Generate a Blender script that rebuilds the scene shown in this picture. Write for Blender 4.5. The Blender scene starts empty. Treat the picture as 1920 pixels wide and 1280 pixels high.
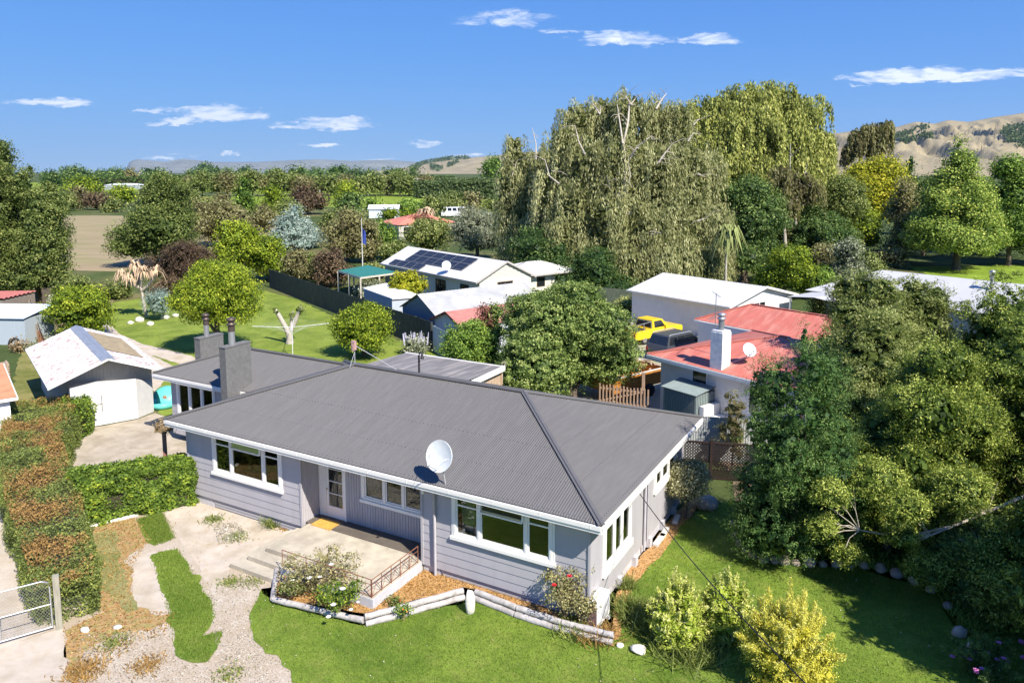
import bpy, bmesh, math, random
import numpy as np
from mathutils import Vector, Matrix, noise as mnoise
R=math.radians
# ---------------------------------------------------------------- camera, sky, sun, exposure
F=1400.; CX=960.; CY=501.; HOR=323.; CAMH=12.
PIT=math.atan((CY-HOR)/F)
scn=bpy.context.scene
COL=scn.collection
cam=bpy.data.cameras.new('camera'); camo=bpy.data.objects.new('camera',cam); COL.objects.link(camo)
camo.location=(0,0,CAMH); camo.rotation_euler=(R(90)-PIT,0,0)
cam.sensor_width=36; cam.lens=F/1920*36; cam.shift_y=-(640-CY)/1920; cam.clip_end=60000; cam.clip_start=.1
scn.camera=camo
scn.view_settings.view_transform='Standard'; scn.view_settings.look='None'; scn.view_settings.gamma=1
scn.view_settings.exposure=0.88
SUN_EL=46.; SUN_AZ=144.5      # azimuth clockwise from +Y
sd=(math.cos(R(SUN_EL))*math.sin(R(SUN_AZ)),math.cos(R(SUN_EL))*math.cos(R(SUN_AZ)),math.sin(R(SUN_EL)))
sl=bpy.data.lights.new('sun','SUN'); sl.energy=4.7; sl.angle=R(.5); sl.color=(1,.945,.85)
so=bpy.data.objects.new('sun',sl); COL.objects.link(so); so.rotation_euler=Vector(sd).to_track_quat('Z','Y').to_euler(); so.location=(20,-30,60)
def ray(px,py):
    a=(px-CX)/F; b=-(py-CY)/F
    return (a, math.cos(PIT)+b*math.sin(PIT), -math.sin(PIT)+b*math.cos(PIT))
def G(px,py,z=0.):
    r=ray(px,py); t=(z-CAMH)/r[2]; return Vector((r[0]*t,r[1]*t,z))
def D(px,py,Y):
    r=ray(px,py); t=Y/r[1]; return Vector((r[0]*t,Y,CAMH+r[2]*t))
class NT:
    def __init__(s,nt): s.nt=nt; s.n=nt.nodes; s.l=nt.links
    def node(s,t,**k):
        n=s.n.new(t)
        for a,b in k.items(): setattr(n,a,b)
        return n
    def math(s,op,a,b=None,c=None,clamp=False):
        n=s.n.new('ShaderNodeMath'); n.operation=op; n.use_clamp=clamp
        for i,x in enumerate((a,b,c)):
            if x is None: continue
            if isinstance(x,(int,float)): n.inputs[i].default_value=x
            else: s.l.new(x,n.inputs[i])
        return n.outputs[0]
    def ramp(s,fac,stops,interp='LINEAR'):
        n=s.n.new('ShaderNodeValToRGB'); cr=n.color_ramp; cr.interpolation=interp
        while len(cr.elements)<len(stops): cr.elements.new(.5)
        for e,(p,c) in zip(cr.elements,stops):
            e.position=p; e.color=(c[0],c[1],c[2],1) if not isinstance(c,(int,float)) else (c,c,c,1)
        s.l.new(fac,n.inputs[0]); return n.outputs[0]
    def mix(s,f,a,b,mode='MIX'):
        n=s.n.new('ShaderNodeMixRGB'); n.blend_type=mode
        for i,x in enumerate((f,a,b)):
            if isinstance(x,(int,float)): n.inputs[i].default_value=x
            elif isinstance(x,tuple): n.inputs[i].default_value=(x[0],x[1],x[2],1)
            else: s.l.new(x,n.inputs[i])
        return n.outputs[0]
    def noise(s,vec,scale,detail=3,rough=.55,out=0,dist=0):
        n=s.n.new('ShaderNodeTexNoise'); n.inputs['Scale'].default_value=scale; n.inputs['Detail'].default_value=detail
        n.inputs['Roughness'].default_value=rough; n.inputs['Distortion'].default_value=dist
        if vec is not None: s.l.new(vec,n.inputs['Vector'])
        return n.outputs[out]
    def mapping(s,vec,sc=(1,1,1),rot=(0,0,0),loc=(0,0,0)):
        n=s.n.new('ShaderNodeMapping'); n.inputs['Scale'].default_value=sc; n.inputs['Rotation'].default_value=rot; n.inputs['Location'].default_value=loc
        s.l.new(vec,n.inputs['Vector']); return n.outputs[0]
# world: Nishita sky with thin fair-weather clouds
w=bpy.data.worlds.new('World'); scn.world=w; w.use_nodes=True
T=NT(w.node_tree); T.n.clear()
sky=T.node('ShaderNodeTexSky',sky_type='NISHITA'); sky.sun_disc=False; sky.sun_elevation=R(SUN_EL); sky.sun_rotation=R(SUN_AZ)
sky.altitude=0; sky.air_density=1.0; sky.dust_density=0; sky.ozone_density=4.5
sc=T.node('ShaderNodeSeparateColor'); T.l.new(sky.outputs[0],sc.inputs[0]); cc_=T.node('ShaderNodeCombineColor')   # the photograph's polarised blue: a colour grade of the sky itself
for i_,(g_,k_) in enumerate(((.72,.345),(.53,.915),(.24,3.1))): T.l.new(T.math('MULTIPLY',T.math('POWER',sc.outputs[i_],g_),k_),cc_.inputs[i_])
bg=T.node('ShaderNodeBackground'); bg.inputs[1].default_value=.10
tc=T.node('ShaderNodeTexCoord'); sp=T.node('ShaderNodeSeparateXYZ'); T.l.new(tc.outputs['Generated'],sp.inputs[0])
yy=T.math('MAXIMUM',sp.outputs[1],.02)
sx=T.math('DIVIDE',sp.outputs[0],yy); sz=T.math('DIVIDE',sp.outputs[2],yy)
al=T.math('MULTIPLY',T.math('EXPONENT',T.math('MULTIPLY',T.math('MAXIMUM',sp.outputs[2],0),-30)),.55); T.l.new(T.mix(al,cc_.outputs[0],(2.8,3.75,4.9)),bg.inputs[0])   # paler air low over the horizon
cb=T.node('ShaderNodeCombineXYZ'); T.l.new(sx,cb.inputs[0]); T.l.new(sz,cb.inputs[1])
n1=T.noise(T.mapping(cb.outputs[0],sc=(13,60,1)),1.5,8,.68,dist=.9)
n2=T.noise(T.mapping(cb.outputs[0],sc=(22,80,1)),2.0,4,.6)
wob=T.math('SUBTRACT',n1,.5)
n3=T.noise(T.mapping(cb.outputs[0],sc=(9,26,1),loc=(3,7,0)),1.7,7,.7); n4=T.noise(T.mapping(cb.outputs[0],sc=(11,34,1),loc=(9,2,4)),1.9,7,.7)
sx=T.math('ADD',sx,T.math('MULTIPLY',T.math('SUBTRACT',n3,.5),.13)); sz=T.math('ADD',sz,T.math('MULTIPLY',T.math('SUBTRACT',n4,.5),.028))
CLOUDS=[(420,218,95,20,1),(330,231,80,7,.8),(300,210,55,5,.5),(545,240,70,6,.8),(640,236,90,15,1),(600,274,38,6,.85),(790,271,38,3.5,.7),(85,192,85,8,.8),(130,196,50,7,.6),
 (290,298,48,6,.85),(432,291,20,5,.8),(870,294,34,6,.8),(700,300,40,4,.5),(1150,75,110,14,.6),(1060,60,60,7,.35),(1200,80,70,9,.7),(950,40,110,18,.42),(1330,75,75,10,.5),(1350,72,40,7,.55),
 (1740,145,170,17,1),(1700,150,60,14,.8),(1620,150,60,9,.7),(1850,138,110,9,.7),(1608,163,14,5,.7),(1900,140,80,10,.6),(360,291,60,3,.3)]
tot=None
for (px,py,wx,hy,k) in CLOUDS:
    r=ray(px,py); X=r[0]/r[1]; Z=r[2]/r[1]
    dx=T.math('DIVIDE',T.math('SUBTRACT',sx,X),wx/1411); dz=T.math('DIVIDE',T.math('SUBTRACT',sz,Z),hy/1411)
    dzb=T.math('MULTIPLY',dz,T.math('ADD',1.15,T.math('MULTIPLY',T.math('SIGN',dz),-.35)))
    d=T.math('ADD',T.math('MULTIPLY',dx,dx),T.math('MULTIPLY',dzb,dzb))
    m=T.math('MULTIPLY',T.math('SMOOTH_MAX',T.math('SUBTRACT',1.0,d),0.,.1),k)
    tot=m if tot is None else T.math('MAXIMUM',tot,m)
cm=T.math('ADD',tot,T.math('MULTIPLY',wob,2.7)); cm=T.math('MULTIPLY',cm,T.math('MINIMUM',T.math('MULTIPLY',tot,4),1))
cm=T.math('ADD',cm,T.math('MULTIPLY',T.math('SUBTRACT',n2,.5),.35)); cm=T.math('MULTIPLY',cm,T.math('MINIMUM',T.math('MULTIPLY',tot,5),1))
cm=T.math('MULTIPLY',T.math('POWER',T.math('MULTIPLY',cm,1.15,clamp=True),1.25),.96)
bg2=T.node('ShaderNodeBackground'); bg2.inputs[0].default_value=(.86,.9,.97,1); bg2.inputs[1].default_value=.72
ms=T.node('ShaderNodeMixShader'); T.l.new(cm,ms.inputs[0]); T.l.new(bg.outputs[0],ms.inputs[1]); T.l.new(bg2.outputs[0],ms.inputs[2])
ow=T.node('ShaderNodeOutputWorld'); T.l.new(ms.outputs[0],ow.inputs[0])
scn.cycles.max_bounces=6; scn.cycles.diffuse_bounces=4; scn.cycles.glossy_bounces=3; scn.cycles.transmission_bounces=4; scn.cycles.transparent_max_bounces=8
scn.cycles.volume_bounces=0; scn.cycles.use_denoising=True
rnd=random.Random(7); RG=np.random.default_rng(11)
# ---------------------------------------------------------------- materials
MATS={}
def mat(name,c,rough=.7,spec=.3,metal=0,var=.12,vs=3.,c2=None,bump=0,bs=40,stretch=(1,1,1),obj=True,c2r=(.45,.65)):
    """surface with a base colour, a soft mottling, an optional second colour in patches and a fine bump"""
    if name in MATS: return MATS[name]
    m=bpy.data.materials.new(name); m.use_nodes=True; t=NT(m.node_tree); b=t.n['Principled BSDF']
    co=t.node('ShaderNodeTexCoord').outputs['Object' if obj else 'Generated']
    v=t.mapping(co,sc=stretch)
    n=t.noise(v,vs,5,.6)
    k=t.ramp(n,[(.25,1-var),(.75,1+var)])
    base=(c[0],c[1],c[2])
    if c2:
        f=t.ramp(t.noise(v,vs*.7+.3,6,.65,dist=.3),[(c2r[0],0),(c2r[1],1)])
        base=t.mix(f,base,c2)
    t.l.new(t.mix(1.,k,base,'MULTIPLY') ,b.inputs['Base Color'])
    b.inputs['Roughness'].default_value=rough; b.inputs['Metallic'].default_value=metal
    b.inputs['Specular IOR Level'].default_value=spec
    if bump:
        bn=t.node('ShaderNodeBump'); bn.inputs['Strength'].default_value=bump; bn.inputs['Distance'].default_value=.03
        t.l.new(t.noise(v,bs,4,.6),bn.inputs['Height']); t.l.new(bn.outputs[0],b.inputs['Normal'])
    MATS[name]=m; return m
def leafmat(name,cols,trans=.25,rough=.55):
    if name in MATS: return MATS[name]
    m=bpy.data.materials.new(name); m.use_nodes=True; t=NT(m.node_tree); b=t.n['Principled BSDF']
    a=t.node('ShaderNodeAttribute',attribute_name='tint')
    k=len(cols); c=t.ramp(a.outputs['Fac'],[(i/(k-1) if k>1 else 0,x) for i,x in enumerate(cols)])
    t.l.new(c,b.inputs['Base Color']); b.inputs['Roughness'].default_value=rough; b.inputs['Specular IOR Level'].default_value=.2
    tr=t.node('ShaderNodeBsdfTranslucent'); t.l.new(t.mix(.5,c,(.2,.3,.03)),tr.inputs[0])
    mx=t.node('ShaderNodeMixShader'); mx.inputs[0].default_value=trans
    t.l.new(b.outputs[0],mx.inputs[1]); t.l.new(tr.outputs[0],mx.inputs[2]); t.l.new(mx.outputs[0],t.n['Material Output'].inputs[0])
    MATS[name]=m; return m
def glassmat():
    if 'glass' in MATS: return MATS['glass']
    m=bpy.data.materials.new('glass'); m.use_nodes=True; t=NT(m.node_tree); t.n.remove(t.n['Principled BSDF'])
    tr=t.node('ShaderNodeBsdfTransparent'); tr.inputs[0].default_value=(.75,.78,.76,1)
    gl=t.node('ShaderNodeBsdfGlossy'); gl.inputs['Roughness'].default_value=.02
    fr=t.node('ShaderNodeFresnel'); fr.inputs[0].default_value=1.5
    mx=t.node('ShaderNodeMixShader'); t.l.new(t.math('ADD',t.math('MULTIPLY',fr.outputs[0],.9),.01,clamp=True),mx.inputs[0])
    t.l.new(tr.outputs[0],mx.inputs[1]); t.l.new(gl.outputs[0],mx.inputs[2]); t.l.new(mx.outputs[0],t.n['Material Output'].inputs[0])
    MATS['glass']=m; return m
DG=lambda:mat('dark_glass',(.015,.018,.02),rough=.06,spec=.7,var=.3)
# ---------------------------------------------------------------- mesh helpers
class M:
    def __init__(s): s.v=[]; s.f=[]; s.m=[]; s.sm=[]
    def add(s,vs,fs,m=0,smooth=False):
        o=len(s.v); s.v.extend([tuple(v) for v in vs])
        for f in fs: s.f.append([i+o for i in f]); s.m.append(m); s.sm.append(smooth)
        return s
    def box(s,x0,x1,y0,y1,z0,z1,m=0):
        return s.add([(x0,y0,z0),(x1,y0,z0),(x1,y1,z0),(x0,y1,z0),(x0,y0,z1),(x1,y0,z1),(x1,y1,z1),(x0,y1,z1)],
          [(0,3,2,1),(4,5,6,7),(0,1,5,4),(1,2,6,5),(2,3,7,6),(3,0,4,7)],m)
    def prism(s,poly,z0,z1,m=0):
        n=len(poly); zt=z1 if isinstance(z1,(list,tuple)) else [z1]*n
        return s.add([(p[0],p[1],z0) for p in poly]+[(p[0],p[1],zt[i]) for i,p in enumerate(poly)],
          [tuple(range(n-1,-1,-1)),tuple(range(n,2*n))]+[(i,(i+1)%n,n+(i+1)%n,n+i) for i in range(n)],m)
    def beam(s,p,q,w=.1,h=.1,m=0,up=(0,0,1)):
        p=Vector(p);q=Vector(q);d=(q-p).normalized();u=Vector(up)
        if abs(d.dot(u))>.98: u=Vector((1,0,0))
        a=d.cross(u).normalized()*(w/2); b=a.cross(d).normalized()*(h/2)
        vs=[p-a-b,p+a-b,p+a+b,p-a+b,q-a-b,q+a-b,q+a+b,q-a+b]
        return s.add(vs,[(0,3,2,1),(4,5,6,7),(0,1,5,4),(1,2,6,5),(2,3,7,6),(3,0,4,7)],m)
    def tube(s,pts,r,n=8,m=0,cap=True,smooth=True):
        pts=[Vector(p) for p in pts]; k=len(pts); rs=r if isinstance(r,(list,tuple)) else [r]*k; vs=[]
        for i,p in enumerate(pts):
            d=(pts[min(i+1,k-1)]-pts[max(i-1,0)]).normalized(); u=Vector((0,0,1)) if abs(d.z)<.95 else Vector((1,0,0))
            a=d.cross(u).normalized(); b=a.cross(d)
            for j in range(n):
                t=2*math.pi*j/n; vs.append(p+(a*math.cos(t)+b*math.sin(t))*rs[i])
        fs=[(i*n+j,i*n+(j+1)%n,(i+1)*n+(j+1)%n,(i+1)*n+j) for i in range(k-1) for j in range(n)]
        s.add(vs,fs,m,smooth)
        if cap: s.add(vs[:n],[tuple(range(n-1,-1,-1))],m); s.add(vs[-n:],[tuple(range(n))],m)
        return s
    def lathe(s,c,prof,n=16,m=0,axis=(0,0,1),smooth=True):
        c=Vector(c);q=Vector(axis).to_track_quat('Z','Y'); vs=[]
        for (r,z) in prof:
            for j in range(n):
                t=2*math.pi*j/n; vs.append(c+q@Vector((r*math.cos(t),r*math.sin(t),z)))
        k=len(prof)
        return s.add(vs,[(i*n+j,i*n+(j+1)%n,(i+1)*n+(j+1)%n,(i+1)*n+j) for i in range(k-1) for j in range(n)],m,smooth)
    def rock(s,c,sx,sy,sz,seed=0,m=0,sub=2):
        bm=bmesh.new(); bmesh.ops.create_icosphere(bm,subdivisions=sub,radius=1); o=Vector((seed*3.1,seed*1.7,seed))
        for v in bm.verts:
            k=1+.35*mnoise.noise(v.co*1.3+o)+.12*mnoise.noise(v.co*4+o); v.co*=k
        bm.verts.ensure_lookup_table()
        vs=[(c[0]+v.co.x*sx,c[1]+v.co.y*sy,c[2]+v.co.z*sz) for v in bm.verts]; fs=[[q.index for q in f.verts] for f in bm.faces]; bm.free()
        return s.add(vs,fs,m,True)
    def build(s,name,mats,parent=None,loc=None,rot=0):
        me=bpy.data.meshes.new(name); me.from_pydata(s.v,[],s.f)
        if not isinstance(mats,(list,tuple)): mats=[mats]
        for x in mats: me.materials.append(x)
        me.polygons.foreach_set('material_index',s.m); me.polygons.foreach_set('use_smooth',s.sm); me.update()
        o=bpy.data.objects.new(name,me); COL.objects.link(o)
        if parent: o.parent=parent
        if loc is not None: o.location=loc; o.rotation_euler=(0,0,rot)
        return o
def tag(o,label=None,cat=None,group=None,kind=None):
    if label: o['label']=label
    if cat: o['category']=cat
    if group: o['group']=group
    if kind: o['kind']=kind
    return o
def thing(name,label,cat,loc=(0,0,0),rot=0,group=None):
    o=bpy.data.objects.new(name,None); COL.objects.link(o); o.location=loc; o.rotation_euler=(0,0,R(rot)); o.empty_display_size=.3
    return tag(o,label,cat,group)
def quads(name,V,tint,material,parent=None):
    """V: (N,4,3) array of leaf quads"""
    n=len(V); me=bpy.data.meshes.new(name); me.vertices.add(4*n); me.vertices.foreach_set('co',V.reshape(-1).astype(np.float32))
    me.loops.add(4*n); me.loops.foreach_set('vertex_index',np.arange(4*n,dtype=np.int32))
    me.polygons.add(n); me.polygons.foreach_set('loop_start',np.arange(0,4*n,4,dtype=np.int32))
    me.update(calc_edges=True)
    at=me.attributes.new('tint','FLOAT','FACE'); at.data.foreach_set('value',np.clip(tint,0,1).astype(np.float32))
    me.materials.append(material); o=bpy.data.objects.new(name,me); COL.objects.link(o)
    if parent: o.parent=parent
    return o
def unit(a): return a/np.maximum(np.linalg.norm(a,axis=-1,keepdims=True),1e-9)
def leafquads(P,N,size,asp=.6,tang=None,fold=0):
    """rhombus leaves at P with normals N"""
    n=len(P); s=(size*RG.uniform(.55,1.45,(n,1)))
    if tang is None: tang=RG.normal(size=(n,3))
    t=unit(tang-N*np.sum(tang*N,1,keepdims=True)); b=np.cross(N,t)
    return np.stack([P-t*s*.5,P+b*s*asp*.5,P+t*s*.5,P-b*s*asp*.5],1)
def sph(n): return unit(RG.normal(size=(n,3)))
def crown(name,lobes,N,size,material,parent,clump=None,per=38,radial=0,asp=.6,upb=.15,flat=.7,inner=.16,lowcut=-.75,shoot=0,tshift=0):
    L=np.array(lobes,float); wgt=(L[:,3]*L[:,4]+L[:,4]*L[:,5]+L[:,3]*L[:,5]); wgt/=wgt.sum()
    nc=max(6,int(N*1.5/per)); pick=RG.choice(len(L),nc,p=wgt); d=sph(nc); d[:,2]=np.where(d[:,2]<lowcut,-d[:,2],d[:,2])
    C=L[pick,:3]; Rr=L[pick,3:]; P=C+Rr*d*RG.uniform(.8,1.04,(nc,1))
    keep=np.ones(nc,bool)
    for i in range(len(L)):
        q=np.sum(((P-L[i,:3])/L[i,3:])**2,1); keep&=~((q<.5)&(pick!=i))
    P=P[keep]; d=d[keep]; nc=len(P)
    if nc==0: return None
    cr=clump or size*3.2
    crv=cr*RG.uniform(.6,1.35,nc)
    idx=np.repeat(np.arange(nc),max(3,int(N/nc))); n=len(idx)
    o=sph(n)*(RG.random((n,1))**.4); o[:,2]*=flat
    if shoot: o=o*(1-shoot)+d[idx]*shoot*RG.uniform(-1,1.3,(n,1))+np.array([0,0,shoot*.5])*RG.uniform(0,1,(n,1))
    Q=P[idx]+o*crv[idx,None]
    Nn=unit(.55*d[idx]+.5*o+.55*RG.normal(size=(n,3))+np.array([0,0,upb]))
    tint=.5+tshift+.17*RG.normal(size=nc)[idx]+.22*RG.normal(size=n)
    V=leafquads(Q,Nn,size,asp,tang=(o+d[idx]*.3+.35*RG.normal(size=(n,3))) if radial else None)
    ni=int(n*inner)
    if ni:
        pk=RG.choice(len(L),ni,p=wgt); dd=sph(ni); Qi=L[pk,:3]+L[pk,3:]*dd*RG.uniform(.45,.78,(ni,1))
        V=np.concatenate([V,leafquads(Qi,unit(dd+.4*RG.normal(size=(ni,3))),size*2.6,.9)]); tint=np.concatenate([tint,RG.uniform(.0,.35,ni)])  # big inner leaves tinted dark: the crown's inner shade put into their colour
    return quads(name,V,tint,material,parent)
def mklobes(kind,w,h,z0,z1,seed):
    r=random.Random(seed); a=w/2; L=[]; cz=(z0+z1)/2; hz=(z1-z0)/2
    if kind=='round':
        L.append((0,0,cz,a*.86,a*.86,hz*.88))
        for i in range(11):
            t=r.uniform(0,6.28); e=r.uniform(-.5,1.3); k=r.uniform(.3,.45)
            L.append((a*.66*math.cos(t)*math.cos(e),a*.66*math.sin(t)*math.cos(e),cz+hz*.66*math.sin(e),a*k,a*k,hz*k))
    elif kind=='ball':
        L.append((0,0,cz,a*.93,a*.93,hz*.93))
        for i in range(7):
            t=r.uniform(0,6.28); e=r.uniform(-.3,1.2); k=r.uniform(.32,.46)
            L.append((a*.70*math.cos(t)*math.cos(e),a*.76*math.sin(t)*math.cos(e),cz+hz*.76*math.sin(e),a*k,a*k,hz*k))
    elif kind=='cone':
        nl=9
        for j in range(nl):
            f=j/(nl-1); rr=a*(1-f)**.8*.95+a*.08; z=z0+(z1-z0)*(.08+.88*f); q=max(1,int(6*(1-f))+1)
            for i in range(q):
                t=r.uniform(0,6.28); o=rr*.5 if q>1 else 0; k=r.uniform(.45,.65) if q>1 else .9
                L.append((o*math.cos(t+i*6.28/q),o*math.sin(t+i*6.28/q),z+r.uniform(-.03,.03)*h,rr*k,rr*k,(z1-z0)/nl*r.uniform(.8,1.25)))
    elif kind=='irr':
        for i in range(16):
            t=r.uniform(0,6.28); f=r.random(); rad=a*.62*math.sqrt(r.random()); k=r.uniform(.26,.46)
            zz=z0+(z1-z0)*(.12+.72*f*(1-.35*(rad/a)**2)); kk=a*k*(1.15-.5*f)
            L.append((rad*math.cos(t)*(1.15-.55*f),rad*math.sin(t)*(1.15-.55*f),zz,kk,kk,min(kk*.9,(z1-z0)*.3)))
        L.append((0,0,z0+(z1-z0)*.42,a*.55,a*.55,hz*.75))
    elif kind=='egg':
        for j in range(10):
            f=j/9; rr=a*(max(0,1-f**3.8))**.55*.95+a*.07; z=z0+(z1-z0)*(.06+.9*f); q=max(1,int(7*(1-f*.8)))
            for i in range(q):
                t=r.uniform(0,6.28); o=rr*.55 if q>1 else 0; k=r.uniform(.42,.58) if q>1 else .9
                L.append((o*math.cos(t+i*6.28/q),o*math.sin(t+i*6.28/q),z+r.uniform(-.03,.03)*h,rr*k,rr*k,(z1-z0)/10*r.uniform(.9,1.5)))
    elif kind=='flat':
        for i in range(9):
            t=r.uniform(0,6.28); rad=a*.6*r.random(); zz=z0+(z1-z0)*r.uniform(.35,.95)
            L.append((rad*math.cos(t),rad*math.sin(t),zz,a*.42,a*.42,hz*.16))
    elif kind=='tall':
        for i in range(12):
            f=i/11; k=math.sin(math.pi*min(.95,.25+f*.72))**.6
            L.append((r.uniform(-.2,.2)*a,r.uniform(-.2,.2)*a,z0+(z1-z0)*(.06+.86*f),a*.8*k,a*.8*k,(z1-z0)*.12))
    x0=min(l[0]-l[3] for l in L);x1=max(l[0]+l[3] for l in L);y0=min(l[1]-l[4] for l in L);y1=max(l[1]+l[4] for l in L);q0=min(l[2]-l[5] for l in L);q1=max(l[2]+l[5] for l in L)
    kx=w/(x1-x0);ky=w/(y1-y0);kz=(z1-z0)/(q1-q0)
    return [((l[0]-(x0+x1)/2)*kx,(l[1]-(y0+y1)/2)*ky,z0+(l[2]-q0)*kz,l[3]*kx,l[4]*ky,l[5]*kz) for l in L]
BARK=lambda:mat('bark',(.13,.1,.075),rough=.9,var=.35,vs=6,bump=.4,bs=20)
PBARK=lambda:mat('pale_bark',(.42,.37,.3),rough=.85,var=.3,vs=5,bump=.3,bs=20)
def trunk(parent,h,r,lobes,zc,seed,material=None,k=6,name='trunk'):
    rr=random.Random(seed); m=M(); top=Vector((rr.uniform(-.05,.05)*h,rr.uniform(-.05,.05)*h,h))
    m.tube([(0,0,-.15),(0,0,.05*h),(top.x*.4,top.y*.4,h*.45),top],[r*1.5,r*1.05,r*.8,r*.25],9)
    for l in rr.sample(list(lobes),min(k,len(lobes))):
        zz=rr.uniform(zc*.45,max(zc*.5,min(l[2],h)*.8)); a=Vector((top.x*.4*zz/h,top.y*.4*zz/h,zz)); b=Vector(l[:3]); mid=(a+b)/2+Vector((0,0,.06*h))
        m.tube([a,mid,b],[r*.5,r*.33,r*.12],6)
    return m.build(name,material or BARK(),parent)
PAL=dict(
 olive=[(.035,.05,.012),(.085,.11,.025),(.16,.18,.05),(.24,.25,.09)],
 dark=[(.012,.028,.01),(.035,.07,.018),(.075,.12,.03),(.16,.2,.06)],
 brownish=[(.05,.04,.02),(.11,.095,.04),(.17,.16,.06),(.22,.2,.1)],
 purple=[(.025,.015,.012),(.06,.036,.025),(.1,.062,.04),(.13,.09,.05)],
 lime=[(.07,.11,.01),(.19,.26,.02),(.34,.4,.03),(.46,.47,.05)],
 green=[(.03,.06,.012),(.08,.14,.02),(.17,.25,.04),(.27,.34,.07)],
 yellow=[(.15,.17,.01),(.36,.37,.02),(.52,.47,.03),(.62,.52,.06)],
 spruce=[(.15,.22,.18),(.3,.38,.33),(.46,.53,.47),(.6,.66,.6)],
 silver=[(.1,.12,.07),(.2,.22,.14),(.32,.33,.22),(.42,.42,.3)],
 willow=[(.085,.09,.032),(.17,.172,.065),(.265,.262,.12),(.37,.355,.18)],
 willow2=[(.07,.075,.02),(.15,.165,.04),(.25,.26,.06),(.34,.33,.1)],
 dogwood=[(.03,.052,.013),(.085,.13,.03),(.17,.22,.055),(.3,.33,.11)],
 yew=[(.012,.032,.009),(.04,.085,.021),(.095,.16,.04),(.19,.26,.07)],
 wattle=[(.015,.03,.006),(.065,.1,.014),(.17,.21,.03),(.4,.42,.1)],
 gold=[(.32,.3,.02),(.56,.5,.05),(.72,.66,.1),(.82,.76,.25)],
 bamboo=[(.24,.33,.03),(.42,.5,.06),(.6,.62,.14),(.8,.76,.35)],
 maple=[(.05,.08,.015),(.12,.18,.03),(.23,.29,.05),(.36,.36,.08)],
 varieg=[(.09,.08,.04),(.22,.2,.1),(.36,.33,.18),(.48,.44,.28)],
 hedge=[(.04,.055,.015),(.09,.115,.03),(.15,.18,.045),(.27,.27,.06)],
 ivy=[(.022,.045,.01),(.06,.1,.015),(.12,.18,.025),(.26,.29,.03)],
 rust=[(.16,.09,.03),(.3,.17,.06),(.4,.24,.08),(.5,.3,.1)],
 red=[(.1,.04,.03),(.2,.08,.06),(.28,.12,.09),(.3,.16,.1)],
 dry=[(.2,.14,.07),(.38,.27,.15),(.5,.38,.23),(.6,.48,.32)],
 rose=[(.08,.07,.035),(.18,.16,.07),(.27,.25,.11),(.36,.3,.15)],
 deep=[(.03,.045,.012),(.06,.085,.02),(.11,.14,.034),(.2,.21,.065)],
 far=[(.03,.05,.02),(.06,.09,.035),(.1,.13,.05),(.14,.17,.07)])
for k_ in PAL:
    f_=dict(lime=(1,1.05,1.15,1.25),yellow=(1,1.05,1.1,1.15),gold=(1,1,1,1),bamboo=(1,1,1,1),far=(1.2,1.4,1.6,1.8),rust=(1,1.1,1.15,1.2),dry=(1,1,1,1),spruce=(1,1.1,1.2,1.2),silver=(1,1.15,1.3,1.4),purple=(1.2,1.4,1.6,1.8),red=(1.2,1.3,1.4,1.6)).get(k_,(1.5,1.5,1.65,1.9))
    PAL[k_]=[tuple(min(.85,c*f) for c in col) for col,f in zip(PAL[k_],f_)]
def LM(p): return leafmat(p+'_leaves',PAL[p],trans=.3 if p in('lime','yellow','gold','bamboo','maple') else .33)
LCOUNT=[0]
def tree(name,label,px,by,ty,wpx,kind='round',pal='olive',cat='tree',group=None,cb=.15,dens=1.,tr=True,trmat=None,zt=None,asp=.6,szk=1.,part='crown',lowcut=-.75,shoot=0,flat=.7,tshift=0,clk=4.1,sx=1.,off=(0,0)):
    P=G(px,by); Y=P.y; w_=wpx*Y/1411*.96; top=D(px,ty,Y).z*.985 if zt is None else zt
    h=max(top,.3); s=max(.035,2.0*Y/747)*szk
    area=wpx*max(by-ty,10)*.284; N=int(min(80000,max(500,area*2.8*dens/szk**1.6)))
    root=thing(name,label,cat,P,0,group)
    L=mklobes(kind,w_,h,h*cb,h,hash((px,by,ty))&0xffff)
    if sx!=1: L=[(a*sx,b,c,d*sx,e,f) for a,b,c,d,e,f in L]
    crown(part,L,N,s,LM(pal),root,asp=asp,lowcut=lowcut,shoot=shoot,flat=flat,tshift=tshift,clump=s*clk)
    LCOUNT[0]+=N
    if tr: trunk(root,h*.72,max(.05,w_*.035),L,h*max(cb,.15),px,trmat,name='trunk' if cat=='tree' else 'stem')
    return root
def corrugated(m,O,S,U,poly,pitch=.076,amp=.0125,mi=0,seg=6,thick=.0):
    """corrugated sheet over a convex polygon given in (s,t); S along the eave, U up the slope"""
    O=Vector(O);S=Vector(S).normalized();U=Vector(U).normalized();Nn=S.cross(U).normalized()
    if Nn.z<0 and abs(Nn.z)>.01: Nn=-Nn
    s0=min(p[0] for p in poly);s1=max(p[0] for p in poly);n=int((s1-s0)/pitch*seg); vs=[]
    k=len(poly)
    for i in range(n+1):
        s=s0+(s1-s0)*i/n; s_=min(max(s,s0+1e-4),s1-1e-4); ts=[]
        for j in range(k):
            a,b=poly[j],poly[(j+1)%k]
            if (a[0]-s_)*(b[0]-s_)<0 and a[0]!=b[0]: ts.append(a[1]+(b[1]-a[1])*(s_-a[0])/(b[0]-a[0]))
        lo,hi=min(ts),max(ts); o=Nn*(amp*math.cos(2*math.pi*s/pitch)); vs+= [O+S*s+U*lo+o, O+S*s+U*hi+o]
    m.add(vs,[(2*i,2*i+2,2*i+3,2*i+1) for i in range(n)],mi,True)
    return m
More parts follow.
